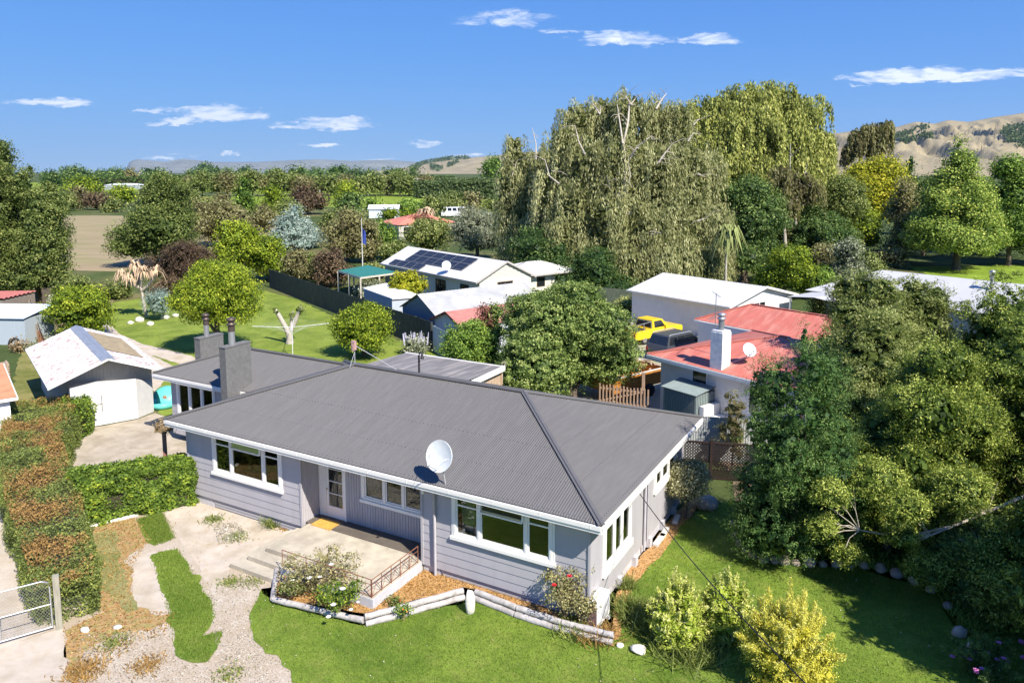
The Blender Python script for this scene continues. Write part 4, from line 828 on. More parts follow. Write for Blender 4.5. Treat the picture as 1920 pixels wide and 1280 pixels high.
m=M(); hiproof(m,-.2,7,-.2,3.6,2.1,.42,gable='ab',ridge='x'); m.build('roof',mat('faded_red_roof',(.42,.17,.14),rough=.6,var=.2),rs)
m=M(); gablewall(m,0,3.4,0,2.15,2.8,ax='y')
for k in range(24): m.box(-.02,0,.03+k*.14,.09+k*.14,0,2.1+.65*(1-abs(k-12)/12)*.95)
m.box(0,6.8,0,.05,0,2.15); m.box(0,6.8,3.35,3.4,0,2.15); m.build('wall',mat('white_iron',(.5,.53,.57),rough=.6),rs)
m=M(); m.beam((-.22,-.22,2.06),(-.22,1.7,2.86),.03,.13); m.beam((-.22,3.62,2.06),(-.22,1.7,2.86),.03,.13); m.build('barge_board',mat('maroon_trim',(.14,.04,.03)),rs)
# far buildings
def farhouse(name,label,px,by,w_,d_,ez,pitch,roofm,wallm,rot,gable='',wins=()):
    P=G(px,by); t=thing(name,label,'shed' if 'shed' in name else 'house',(P.x,P.y,0),rot)
    m=M(); ra,rb=hiproof(m,-.3,w_+.3,-.3,d_+.3,ez,pitch,gable=gable,cpitch=.4); m.build('roof',roofm,t)
    m=M(); m.box(0,w_,0,d_,0,ez)
    if gable:
        rz=ez+pitch*(min(w_,d_)/2); 
        if w_>=d_: gablewall(m,0,d_,0,ez,rz-.1,z0=ez-.1,ax='y'); gablewall(m,0,d_,w_-.06,ez,rz-.1,z0=ez-.1,ax='y')
    m.build('wall',wallm,t)
    for (a,b,c,d) in wins: simplewin(t,a,b,c,d,0,'x',-1,n=1,t=.1)
    return t
farhouse('shed','small white shed with a low gable roof beside two round bushes in the middle distance',692,409,7.6,5,2.3,.4,mat('white_roof',(.7,.72,.75),rough=.5),mat('white_boards',(.62,.68,.75),rough=.7),4,'ab',((3.6,4.6,.1,2.1),))
t=farhouse('neighbour_house','distant low house with an orange red roof in front of a parked bus',748,449,12,9,2.6,.32,mat('orange_red_roof',(.55,.2,.13),rough=.6,var=.08),mat('beige_wall',(.45,.42,.36),rough=.8),32,'',((.8,2.8,.4,2.3),(4,5.2,.6,2.3)))
farhouse('neighbour_house','pale pinkish house glimpsed through the foliage under the bare birch',1432,440,16,8,3.0,.3,mat('pinkish_roof',(.5,.33,.27),rough=.7,var=.2),mat('pale_wall',(.6,.58,.55),rough=.8),-8)
farhouse('shed','low white shed far beyond the paddock',196,356,24,10,3.2,.2,MATS['white_roof'],mat('grey_shed_wall',(.3,.33,.36)),10)
farhouse('shed','flat grey roofed shed far beyond the paddock at the left',112,347,60,16,3.5,.05,mat('grey_roof',(.28,.33,.38)),MATS['grey_shed_wall'],5)
# --- left edge neighbours
ls=thing('garden_shed','light blue grey garden shed at the left edge behind the rusty fence','shed',(-38.6,51.5,0),-4)
m=M(); m.box(0,4.6,0,3,0,1.85); m.build('wall',mat('blue_grey_iron',(.38,.43,.47),rough=.7,var=.1,stretch=(8,8,.4)),ls); m=M(); corrugated(m,(-.1,-.15,1.9),(1,0,0),(0,1,.14),[(0,0),(4.8,0),(4.8,3.3),(0,3.3)],.1,.012); m.build('roof',mat('pale_blue_iron',(.5,.58,.63),rough=.5,var=.08),ls)
rs2=thing('garden_shed','shed with a red ribbed iron roof at the far left edge','shed',(-46.5,60,0),-4)
m=M(); m.box(0,5.2,0,3.8,0,1.7); m.build('wall',mat('grey_timber',(.24,.2,.16),rough=.9,var=.2,stretch=(6,6,.5)),rs2); m=M(); corrugated(m,(-.1,-.1,1.75),(0,1,0),(1,0,.02),[(0,0),(4.1,0),(4.1,5.4),(0,5.4)],.5,.05); m.build('roof',mat('faded_red_iron',(.4,.14,.12),rough=.6,var=.15),rs2)
lb=thing('outbuilding','white walled outbuilding with a rust brown roof at the left edge beside the hedge','outbuilding',(-21.4,31.3,0),38)
m=M(); m.box(-5,-.25,.2,7,0,2.3); m.build('wall',mat('bright_white_wall',(.75,.76,.8),rough=.6,var=.03),lb); m=M(); corrugated(m,(-5,0,2.38),(0,1,0),(1,0,0.0),[(0,0),(7.2,0),(7.2,5),(0,5)],.1,.012); m.build('roof',mat('rust_brown_roof',(.42,.2,.11),rough=.8,var=.2,vs=2),lb)
m=M(); m.beam((0,0,2.3),(0,7.2,2.3),.1,.12); m.beam((0,0,2.3),(-5,0,2.3),.1,.12); m.build('gutter',WHT,lb)
# ================================================================ FENCES, YARD OBJECTS, VEHICLES
def fence(name,label,pts,h,boardw,mat_,cat='fence',rails=True,post=2.4,gap=.006,jit=.02,corr=False,side=1):
    p0=Vector((pts[0][0],pts[0][1],0)); t=thing(name,label,cat,p0); P=[Vector((p[0],p[1],0))-p0 for p in pts]
    m=M(); 
    for a,b in zip(P,P[1:]):
        L=(b-a).length; d=(b-a)/L; n=Vector((d.y,-d.x,0))
        if corr: corrugated(m,a+Vector((0,0,.03)),d,(0,0,1),[(0,0),(L,0),(L,h),(0,h)],.1,.012)
        else:
            k=int(L/boardw)
            for i in range(k):
                q=a+d*(i*boardw); e=a+d*(i*boardw+boardw-gap); hh=h+rnd.uniform(-jit,jit); o=n*rnd.uniform(-.004,.004)
                m.add([q+o,e+o,e+o+n*.02,q+o+n*.02]+[v+Vector((0,0,hh)) for v in (q+o,e+o,e+o+n*.02,q+o+n*.02)],[(0,3,2,1),(4,5,6,7),(0,1,5,4),(1,2,6,5),(2,3,7,6),(3,0,4,7)])
    m.build('paling' if not corr else 'iron_sheet',mat_,t)
    for a,b in zip(P,P[1:]):
        L=(b-a).length; d=(b-a)/L; n=Vector((d.y,-d.x,0)); k=max(1,round(L/post))
        m=M()
        for z in (.3,h-.25): m.beam(a-n*.05*side+Vector((0,0,z)),b-n*.05*side+Vector((0,0,z)),.05,.09)
        m.build('rail',mat_,t)
        for i in range(k+1):
            q=a+d*(L*i/k)-n*.12*side; m=M(); m.box(q.x-.05,q.x+.05,q.y-.05,q.y+.05,0,h-.02); m.build('post',mat_,t)
    return t
DFEN=mat('dark_stained_palings',(.055,.06,.055),rough=.85,var=.35,vs=3,c2=(.09,.09,.08),stretch=(3,3,.4)); TIM=mat('silvered_timber',(.27,.23,.18),rough=.9,var=.25,vs=4,stretch=(5,5,.5))
fence('paling_fence','tall dark paling fence running back between the lawn and the cream house',[(-5.5,49.6),(-20.3,70.2),(-25.5,77.5)],2.0,.15,DFEN,side=-1)
fence('iron_fence','rusty brown corrugated iron fence left of the garage',[(-22.5,36.4),(-31.6,49.1)],1.5,.1,mat('rusty_iron',(.24,.12,.06),rough=.85,var=.3,vs=3),corr=True)
fence('paling_fence','weathered grey paling fence running back from the rusty iron fence',[(-31.8,49.4),(-44,67)],1.5,.14,TIM)
fence('paling_fence','short dark paling fence under the big tree at the left',[(-43,67.5),(-37,71)],1.5,.14,mat('old_dark_palings',(.1,.08,.06),rough=.9,var=.3))
fence('iron_fence','pale grey corrugated iron fence at the near end of the dark paling fence',[(-5.3,49.2),(-2.4,43.8)],1.8,.1,mat('pale_grey_iron',(.46,.5,.56),rough=.5,var=.1),corr=True)
fence('iron_fence','grey corrugated iron fence across the back right corner of the house',[(4.9,30.8),(11.8,29.2)],1.9,.1,mat('blue_grey_sheet',(.38,.39,.38),rough=.55,var=.1),corr=True)
fence('boarded_fence','green grey fence with timber posts between the tree and the white barn',[(5.5,66.5),(11.6,62)],2.0,.3,mat('mossy_boards',(.17,.19,.12),rough=.9,var=.25))
# lattice
lf=thing('lattice_fence','dark brown lattice fence at the back right corner of the house','fence',(6.7,28.4,0),-11)
DB=mat('dark_brown_timber',(.03,.018,.014),rough=.8,var=.2)
m=M()
for sg in (-1,1):
    for k in range(-14,34):
        x0_=k*.12; pts=[]
        for z in (0.05,1.45):
            pts.append((x0_+(z if sg>0 else 1.5-z),z))
        (xa,za),(xb,zb)=pts; 
        def clip(x,z,x2,z2,L):
            if x<0: z+= (0-x)*(z2-z)/(x2-x); x=0
            if x>L: z+= (L-x)*(z2-z)/(x2-x); x=L
            return x,z
        if max(xa,xb)<=0 or min(xa,xb)>=3.4: continue
        a=clip(xa,za,xb,zb,3.4); b=clip(xb,zb,xa,za,3.4); m.beam((a[0],sg*.006,a[1]),(b[0],sg*.006,b[1]),.008,.035)
m.build('lattice',DB,lf)
for x in (-.05,1.15,3.45): m=M(); m.box(x-.05,x+.05,-.06,.06,0,1.62); m.build('post',DB,lf)
m=M(); m.box(0,3.4,-.04,.04,1.45,1.52); m.box(0,3.4,-.04,.04,0.02,.08); m.build('rail',DB,lf)
# picket gate
TAN_=mat('tan_pickets',(.42,.28,.19),rough=.85,var=.2,vs=6)
pgt=thing('picket_gate','tan timber picket gate in front of the orange trailer','gate',(4.5,37.4,0),-24)
m=M()
for k in range(15): m.prism([(k*.18,-.015),(k*.18+.07,-.015),(k*.18+.07,.015),(k*.18,.015)],.05,1.2+rnd.uniform(-.04,.04)); 
m.build('picket',TAN_,pgt); m=M(); m.box(-.05,2.3,.016,.06,.95,1.05); m.box(-.05,2.6,.016,.06,.25,.34); m.beam((0,.04,.3),(2.2,.04,1.0),.04,.09); m.build('rail',TAN_,pgt)
m=M(); m.box(2.2,2.34,.07,.2,0,2.0); m.build('post',TAN_,pgt)
# woodpile trailer
tr_=thing('trailer','orange sided trailer loaded with firewood and white boards beside the red roofed house','trailer',(6.3,39.6,0),38)
ORG=mat('orange_tray',(.42,.17,.03),rough=.6,var=.2,vs=3)
m=M(); m.box(-2,2,-.95,.95,.55,.62); m.box(-2,2,-.98,-.94,.6,1.35); m.box(-2,2,.94,.98,.6,1.35); m.box(-2.03,-1.99,-.98,.98,.6,1.35); m.box(1.99,2.03,-.98,.98,.6,1.35); m.build('tray',ORG,tr_)
m=M()
for y in(-1,.96): m.box(-2.06,2.06,y,y+.04,1.35,1.42)
m.box(-2.06,-2.0,-1,1,1.35,1.42); m.build('tray_rim',mat('cream_rim',(.6,.56,.5)),tr_)
for sx_ in (-.6,.6):
    for sy_ in (-1.05,1.05):
        m=M(); m.lathe((sx_,sy_-.1,.35),[(0,0),(.2,0),(.34,.02),(.36,.1),(.34,.18),(.2,.2),(0,.2)],18,axis=(0,1,0)); m.build('wheel',mat('tyre_rubber',(.02,.02,.02),rough=.8),tr_)
m=M(); 
for k in range(70): 
    a=Vector((rnd.uniform(-1.7,1.5),rnd.uniform(-.8,.8),1.2+rnd.uniform(0,.55))); d=Vector((rnd.uniform(-.3,.3),rnd.uniform(-1,1),rnd.uniform(-.2,.2)))*.45; m.beam(a,a+d,.09,.07)
tag(m.build('firewood',mat('split_firewood',(.4,.28,.19),rough=.9,var=.35,vs=4),None,loc=(6.3,39.6,0),rot=R(38)),'heap of split firewood piled on the orange trailer','firewood',None,'stuff')
# vehicles
def car(name,label,loc,rot,prof,cab,width,body,glass_z,wheels,extras=None,wr=.34,cat='car',roofm=None):
    t=thing(name,label,cat,loc,rot); w2=width/2; m=M(); n=len(prof)
    def ring(y,k): return [(x,y,z if z<.6 else .0+z) for x,z in prof]
    ys=[(-w2,.94),(-w2+.06,1),(w2-.06,1),(w2,.94)]; vs=[]; zc=.65
    for y,k in ys: vs+=[(x*(.985 if k<1 else 1),y,zc+(z-zc)*(k if z>zc else 1)) for x,z in prof]
    fs=[tuple(range(n)),tuple(range(4*n-1,3*n-1,-1))]+[(i*n+(j+1)%n,i*n+j,(i+1)*n+j,(i+1)*n+(j+1)%n) for i in range(3) for j in range(n)]
    m.add(vs,fs,0); bo=m.build('body',body,t)
    bv=bo.modifiers.new('edge','BEVEL'); bv.width=.035; bv.segments=2; bv.limit_method='ANGLE'; bv.angle_limit=R(35)
    (xb0,xb1,xt0,xt1,zb,zt)=cab; tw=w2*.80; bw=w2*.95
    m=M(); vs=[(xb0,-bw,zb),(xb1,-bw,zb),(xb1,bw,zb),(xb0,bw,zb),(xt0,-tw,zt),(xt1,-tw,zt),(xt1,tw,zt),(xt0,tw,zt)]
    m.add(vs,[(0,3,2,1),(4,5,6,7),(0,1,5,4),(1,2,6,5),(2,3,7,6),(3,0,4,7)]); co=m.build('cab',roofm or body,t); bv=co.modifiers.new('edge','BEVEL'); bv.width=.05; bv.segments=3
    V=[Vector(v) for v in vs]
    def pane(a,b,c,d,ins=.13,off=.012,cut=None):
        a,b,c,d=[V[i] for i in (a,b,c,d)]; nrm=(b-a).cross(d-a).normalized(); P=lambda u,v:(a.lerp(b,u)).lerp(d.lerp(c,u),v)+nrm*off
        m=M()
        for (u0,u1) in (cut or [(0.06,.94)]): m.add([P(u0,ins),P(u1,ins),P(u1,1-ins*1.1),P(u0,1-ins*1.1)],[(0,1,2,3)])
        m.build('window',DG(),t)
    pane(0,1,5,4,cut=extras.get('side')); pane(2,3,7,6,cut=[(1-b,1-a) for a,b in extras['side']] if extras.get('side') else None); pane(1,2,6,5); pane(3,0,4,7)
    for x in wheels:
        for s in (-1,1):
            m=M(); m.lathe((x,s*(w2-.11)-.1,wr),[(0,.02),(wr*.6,.0),(wr*.95,.02),(wr,.08),(wr,.14),(wr*.95,.19),(wr*.6,.2),(0,.18)],20,axis=(0,1,0)); o=m.build('wheel',mat('tyre_rubber',(.02,.02,.02),rough=.8),t)
            m=M(); m.lathe((x,s*(w2-.11)+(.1 if s>0 else -.1),wr),[(0,.02),(wr*.3,.02),(wr*.58,.0)],16,axis=(0,s,0)); m.build('rim',mat('rim_alloy',(.4,.4,.4),rough=.35,metal=.7),o)
            m=M(); m.lathe((x,s*(w2-.02)-.005*s,wr+.02),[(wr*1.14,0),(wr*1.0,.012)],20,axis=(0,s,0)); m.build('wheel_arch',mat('black_plastic',(.03,.03,.03)),t)
    xf=max(p[0] for p in prof); xr=min(p[0] for p in prof)
    for s in(-1,1):
        m=M(); m.box(xf-.03,xf+.012,s*w2*.72-.16,s*w2*.72+.16,.62,.78); m.build('headlight',mat('lamp_lens',(.6,.6,.58),rough=.15),t)
        m=M(); m.box(xr-.012,xr+.03,s*w2*.84-.08,s*w2*.84+.08,.62,.86); m.build('tail_light',mat('red_lens',(.3,.02,.02),rough=.2),t)
    m=M(); m.box(xf-.04,xf+.06,-w2*.93,w2*.93,.36,.5); m.box(xr-.06,xr+.04,-w2*.93,w2*.93,.38,.52); m.build('bumper',mat('black_plastic',(.03,.03,.03)),t)
    m=M()
    for s in(-1,1): m.box(xb1-.55,xb1-.4,s*w2-.02 if s>0 else -w2-.14,s*w2+.14 if s>0 else -w2+.02,zb+.02,zb+.18)
    m.build('mirror',body,t)
    return t
YEL=mat('yellow_car_paint',(.75,.5,.015),rough=.3,spec=.6,var=.04)
ute=car('pickup','bright yellow pickup truck parked in the yard beyond the flowering tree','',38,[(-2.5,.4),(2.35,.4),(2.5,.55),(2.5,.85),(2.4,.95),(.95,1.04),(.8,1.02),(-2.5,1.0)],(-.75,.98,-.62,.45,1.0,1.56),1.75,YEL,0,(-1.55,1.5),extras={'side':[(.12,.8)]},cat='pickup') if 0 else None
ute=car('pickup','bright yellow pickup truck parked in the yard beyond the spreading tree',(10.0,52.9,0),38,[(-2.5,.4),(2.35,.4),(2.5,.55),(2.5,.85),(2.4,.95),(.95,1.04),(-.7,1.04),(-2.5,1.0)],(-.75,1.0,-.62,.4,1.0,1.62),1.8,YEL,0,(-1.55,1.5),extras={'side':[(.12,.8)]},cat='pickup')
m=M(); m.box(-2.4,-.8,-.74,.74,1.005,1.03); m.build('tray_liner',mat('dark_tray',(.07,.06,.05),rough=.9,var=.4),ute)
m=M()
for a,b in (((-2.35,-.82,1.0),(-2.3,-.78,1.45)),((-.85,-.82,1.0),(-.85,-.78,1.55)),((-1.6,-.82,1.0),(-1.6,-.78,1.5)),((-2.3,-.78,1.45),(-.85,-.78,1.55)),((-2.35,.82,1.0),(-2.3,.78,1.45)),((-.85,.82,1.0),(-.85,.78,1.55)),((-2.3,.78,1.45),(-.85,.78,1.55)),((-.85,-.78,1.55),(-.85,.78,1.55)),((-2.3,-.78,1.45),(-2.3,.78,1.45))): m.beam(a,b,.05,.05)
m.build('tray_rack',mat('rack_steel',(.3,.3,.3),rough=.4,metal=.5),ute)
suv=car('estate_car','dark grey estate car with silver roof rails parked in front of the yellow pickup',(11.0,48.1,0),38,[(-2.25,.4),(2.15,.4),(2.3,.55),(2.28,.8),(2.15,.92),(1.15,1.06),(-2.2,1.06),(-2.3,.7)],(-2.15,1.25,-1.85,.4,1.02,1.68),1.8,mat('dark_grey_car_paint',(.05,.052,.058),rough=.25,spec=.7,var=.05),0,(-1.4,1.4),extras={'side':[(.05,.3),(.33,.6),(.63,.92)]})
m=M()
for s in(-1,1): m.tube([(-1.8,s*.68,1.68),(-1.7,s*.68,1.74),(.2,s*.68,1.74),(.35,s*.68,1.67)],.03,6)
m.build('roof_rail',mat('silver_rail',(.6,.6,.6),rough=.3,metal=.6),suv)
bus=car('bus','small white bus parked beyond the orange red roofed house',tuple(G(852,407)),6,[(-3.5,.4),(3.5,.4),(3.6,.6),(3.55,1.6),(-3.55,1.6),(-3.6,.6)],(-3.5,3.4,-3.4,3.1,1.55,2.7),2.3,mat('bus_white',(.75,.75,.75),rough=.4),0,(-2.2,2.3),extras={'side':[(.04,.2),(.24,.4),(.44,.6),(.64,.78),(.82,.96)]},cat='bus')
# rotary clothes line
cl=thing('clothes_line','white rotary clothes line standing on the back lawn in front of the pollarded stump','clothes line',G(549,668))
m=M(); m.tube([(0,0,0),(0,0,2.25)],.03,8); m.build('pole',mat('white_pole',(.62,.62,.62),rough=.5),cl)
for k in range(4):
    a=R(12+90*k); c_,s_=math.cos(a),math.sin(a); m=M(); m.tube([(0,0,1.95),(2.45*c_,2.45*s_,2.12)],.018,6); m.tube([(0,0,1.5),(1.0*c_,1.0*s_,2.02)],.01,5); m.build('arm',MATS['white_pole'],cl)
m=M()
for r_ in (1.2,1.6,2.0,2.4):
    for k in range(4):
        a=R(12+90*k);b=R(12+90*(k+1)); m.tube([(r_*math.cos(a),r_*math.sin(a),1.95+.07*r_),(r_*math.cos(b),r_*math.sin(b),1.95+.07*r_)],.003,3,cap=False)
m.build('line',MATS['white_pole'],cl)
st=thing('pollarded_tree','pale dead pollarded tree stump forking in two behind the clothes line','tree stump',G(543,644))
m=M(); m.tube([(0,0,-.1),(.02,0,.4),(-.05,0,.9)],[.3,.24,.22],10); m.tube([(-.05,0,.8),(-.35,0,1.4),(-.75,.1,2.1),(-.95,.1,2.4)],[.2,.17,.15,.12],9); m.tube([(0,0,.8),(.35,.1,1.4),(.7,0,2.2),(.9,0,2.6)],[.2,.17,.14,.1],9); m.tube([(.1,0,.9),(.15,.1,1.7),(.3,.1,2.3)],[.12,.09,.06],7)
m.build('trunk',mat('lichen_bark',(.4,.36,.31),rough=.95,var=.35,vs=7,bump=.8,bs=15),st)
crown('shoots',[(-.9,.1,2.3,.35,.35,.35),(.8,0,2.4,.35,.35,.4),(.2,0,2.0,.3,.3,.3)],260,.09,LM('olive'),st)
# flagpole
fp=thing('flagpole','tall white flagpole with a limp blue flag among the brown bushes','flagpole',G(680,503))
m=M(); m.tube([(0,0,0),(0,0,6.3)],[.06,.035],8); m.build('pole',mat('white_pole',(.62,.62,.62),rough=.5),fp); m=M(); vs=[]
for i in range(9):
    for j in range(13): u_=i/8;v_=j/12; vs.append((.05+u_*(.35+.2*v_)+.03*math.sin(v_*7),.12*math.sin(u_*7+v_*3),5.1-v_*1.9-u_*.35))
m.add(vs,[(i*13+j,i*13+j+1,(i+1)*13+j+1,(i+1)*13+j) for i in range(8) for j in range(12)],0,True); m.build('flag',mat('blue_flag',(.03,.06,.28),rough=.8,var=.2,vs=3,c2=(.3,.05,.08),c2r=(.66,.7)),fp)
# gate and post at the lower left
STEEL=MATS['galvanised_steel']; gpost=G(112,1178)
gt=thing('gatepost','weathered squared timber gatepost with the mesh gate hung beside it','gatepost',gpost,30); m=M(); m.box(-.075,.075,-.075,.075,-.1,1.5); m.build('post',mat('grey_post',(.3,.28,.22),rough=.9,var=.25,vs=4,stretch=(4,4,.6)),gt)
gate=thing('gate','galvanised steel mesh gate with a rounded top corner standing open over the concrete drive','gate',(gpost.x-.12,gpost.y-.05,0)); e=G(-40,1222)-gpost; ga=math.degrees(math.atan2(e.y,e.x)); gate.rotation_euler=(0,0,R(ga))
m=M(); L_=2.6; zt_=1.42
m.tube([(0.02,0,.08),(0.02,0,zt_-.2),(.05,0,zt_-.07),(.2,0,zt_),(L_,0,zt_)],.021,8); m.tube([(0.02,0,.1),(L_,0,.1)],.02,8); m.tube([(.02,0,.74),(L_,0,.74)],.017,8); m.tube([(L_,0,.1),(L_,0,zt_)],.02,8); m.tube([(1.15,0,.1),(1.15,0,zt_)],.012,6); m.build('frame',STEEL,gate)
m=M(); n_=int(L_/.075)
for sg in(1,-1):
    for k in range(-20,n_+20):
        x=k*.075; H_=zt_-.14; a=[x,.12]; b=[x+sg*H_*.8,.12+H_]
        for p,q in((a,b),(b,a)):
            if p[0]<.03: f=(.03-p[0])/(q[0]-p[0]) if q[0]!=p[0] else 2; p[1]+= (q[1]-p[1])*f; p[0]=.03
            if p[0]>L_-.02: f=(L_-.02-p[0])/(q[0]-p[0]) if q[0]!=p[0] else 2; p[1]+=(q[1]-p[1])*f; p[0]=L_-.02
        if .11<=a[1]<=zt_ and .11<=b[1]<=zt_ and abs(a[0]-b[0])>.02: m.beam((a[0],0.002*sg,a[1]),(b[0],0.002*sg,b[1]),.0035,.0035)
m.build('wire_mesh',mat('wire',(.35,.35,.34),rough=.5,metal=.4),gate)
# retaining logs, bed
bedp=[tuple(p[:2]) for p in gp((514,1128),(520,1066),(534,1062))]+[tuple(HL(-9.3,-1.88)[:2]),tuple(HL(-5.9,-1.88)[:2]),tuple(HL(-5.88,.5)[:2]),tuple(HL(-.55,.5)[:2]),tuple(HL(-.5,-.1)[:2])]+[tuple(p[:2]) for p in gp((1150,1192),(1050,1168),(892,1112),(868,1108),(684,1158))]
b=patch('bark_mulch',bedp,.13,MULCH,jit=.02,kind='stuff')
LOGM=mat('whitened_log',(.46,.43,.41),rough=.85,var=.16,vs=3,c2=(.3,.27,.25),stretch=(1.5,1.5,1.5),bump=.5,bs=18)
LG=[((512,1130),(521,1066),'retaining log at the left end of the rose bed, running back to the porch steps'),((513,1131),(600,1152),'retaining log at the front left corner of the rose bed'),((602,1153),(682,1171),'retaining log below the white roses'),((684,1170),(762,1150),'retaining log rising to the right from the front corner of the rose bed'),((764,1149),(868,1120),'retaining log ending at the left of the upright white stone'),((892,1122),(968,1152),'retaining log starting at the right of the upright white stone'),((970,1153),(1052,1180),'retaining log in front of the red rose bush'),((1054,1181),(1150,1205),'retaining log at the right end of the bed near the heat pump')]
for i,(a,b_,lb_) in enumerate(LG):
    for k in range(2 if i>=5 or i in(3,4) else 1):
        p=G(*a,.0);q=G(*b_,.0); o=(p+q)/2; m=M(); r_=.085
        dn=Vector((p.y-q.y,q.x-p.x,0)).normalized()*(-.07 if k else 0)
        if i>=3:
            z=.22 if k==0 else .07; dn=dn if dn.y<0 else -dn
        else: z=.13
        n=6; pts=[p.lerp(q,j/n)-o+Vector((0,0,z+.008*math.sin(j*2.1+i)))+ (dn*1.3 if k else Vector()) for j in range(n+1)]
        m.tube(pts,[r_*rnd.uniform(.93,1.07) for _ in pts],10)
        lo_=m.build('retaining_log',LOGM,loc=o); tag(lo_,(lb_ if k==0 else lb_.replace('retaining log','lower retaining log')),'log','logs edging the rose bed')
st=G(882,1150); m=M(); m.rock((0,0,.32),.13,.1,.4,3); tag(m.build('standing_stone',mat('white_stone',(.7,.65,.56),rough=.8,var=.12,vs=8,bump=.8,bs=12),loc=st),'upright pointed white stone standing between the retaining logs','stone')
# heat pump
ac=thing('heat_pump','white heat pump outdoor unit at the right front corner of the house','heat pump',tuple(G(1122,1168)),61)
ACW=mat('appliance_white',(.74,.74,.72),rough=.45,var=.05)
m=M(); m.box(-.42,.42,-.16,.16,.12,.8); b=m.build('casing',ACW,ac); bv=b.modifiers.new('e','BEVEL'); bv.width=.03; bv.segments=3
m=M()
for k in range(9): m.box(-.445,-.425,-.12,.12,.2+k*.06,.215+k*.06)
for k in range(7): m.box(-.447,-.43,-.12+k*.038,-.11+k*.038,.2,.7)
m.build('side_grille',mat('grille_brown',(.25,.14,.1),rough=.7),ac); m=M(); m.lathe((.08,-.165,.46),[(0,0),(.06,.0),(.08,.01),(.27,.01),(.28,0)],24,axis=(0,-1,0)); m.build('fan_guard',mat('guard_grey',(.45,.45,.45)),ac)
m=M(); m.box(-.36,-.26,-.2,.2,.02,.12); m.box(.26,.36,-.2,.2,.02,.12); m.build('foot',mat('guard_grey',(.45,.45,.45)),ac)
# stones edging the tree bed, paving blocks, loose rocks
STN=mat('river_stone',(.42,.34,.26),rough=.85,var=.25,vs=5,c2=(.5,.45,.38),bump=.5); STN2=MATS['white_stone']
edge=[(1376,985),(1380,1008),(1388,1022),(1398,1034),(1412,1044),(1432,1052),(1452,1054),(1470,1056),(1492,1059),(1517,1060),(1543,1061),(1568,1062),(1594,1063),(1620,1064),(1650,1070),(1680,1080),(1712,1092),(1745,1108),(1778,1140),(1800,1192),(1822,1215)]
for i,(x,y) in enumerate(edge):
    s=rnd.uniform(.13,.2); m=M(); m.rock((0,0,s*.45),s,s*rnd.uniform(.7,1),s*rnd.uniform(.8,1.1),i+20)
    tag(m.build('edging_stone',STN if i%3 else mat('pinkish_stone',(.42,.34,.31),rough=.85,var=.2,bump=.5),loc=G(x,y)),'rounded stone in the row edging the lawn under the dark trees','stone','stones edging the lawn')
for i,(x,y,s,lb_) in enumerate([(1325,952,.42,'large grey rock beside the small variegated tree'),(1197,1222,.22,'flat grey stone lying in the grass near the end of the log edging'),(1162,1212,.1,'small white stone by the end of the log edging'),(160,1183,.12,'white stone on the leaf litter at the end of the hedge'),(221,1178,.12,'pale flat stone on the leaf strewn ground'),
   (262,603,.38,'big white boulder on the left of the cordyline bed'),(282,610,.3,'white stone in front of the cordyline'),(310,598,.36,'white boulder under the grey green bush'),(330,594,.28,'small white boulder at the right end of the cordyline bed'),(245,608,.25,'flat stone at the left tip of the cordyline bed'),(105,572,.9,'large white boulder beside the mandarin tree')]):
    m=M(); m.rock((0,0,s*.4),s,s*.75,s*(.7 if i not in(1,4) else .4),i+50); tag(m.build('rock',STN2 if i else STN,loc=G(x,y)),lb_,'rock')
for i,(x_,y_,l_,w_) in enumerate([(1236,1014,.85,.17),(1246,1000,.7,.16),(1268,975,.6,.18)]):
    m=M(); m.box(-w_/2,w_/2,-l_/2,l_/2,0,.09); tag(m.build('paving_block',mat('white_concrete',(.6,.58,.54),rough=.85,var=.1,bump=.4),loc=G(x_,y_,.02),rot=R(-29+i*3)),['white concrete edging block nearest the front of the house','middle white concrete edging block beside the house wall','white concrete edging block nearest the small variegated tree'][i],'paving block','edging blocks beside the house')
m=M(); m.box(0,2.4,-.03,.03,0,.09); p=G(160,992); q=G(235,972); tag(m.build('edging_board',WHT,loc=p,rot=math.atan2(q.y-p.y,q.x-p.x)),'white edging board along the foot of the ivy covered fence','edging board')
# turquoise boat cover behind the garage
tb=thing('sandpit','turquoise plastic clam shaped sandpit beside the garage','sandpit',G(306,762)); TQ=mat('turquoise_plastic',(.12,.5,.45),rough=.4,var=.15,vs=4)
m=M(); m.lathe((0,0,0),[(0,.12),(.55,.1),(.62,.3),(.72,.32),(.66,.02),(0,0)],20); m.build('tray',TQ,tb); m=M(); m.lathe((-.25,.75,.35),[(0,.25),(.4,.2),(.62,.05),(.7,-.06)],20,axis=(0,-.6,.8)); m.build('lid',TQ,tb)
m=M(); m.rock((.1,.1,.28),.22,.18,.16,5); tag(m.build('tarpaulin',mat('rust_cloth',(.3,.13,.07),rough=.9,var=.4,vs=9),loc=G(306,757)),'crumpled brown cloth bundle in the turquoise sandpit','cloth')
# rusty post with a dry hanging basket next to the wing
hb=thing('post','rusty steel post beside the corner of the house wing','post',HL(-17.9,.6)); m=M(); m.box(-.06,.06,-.05,.05,0,2.45); m.build('shaft',mat('rusty_post',(.3,.14,.1),rough=.8,var=.2),hb)
crown('dry_fronds',[(0,0,2.5,.4,.4,.22),(.3,0,2.6,.3,.3,.15)],380,.12,LM('dry'),hb,asp=.3)
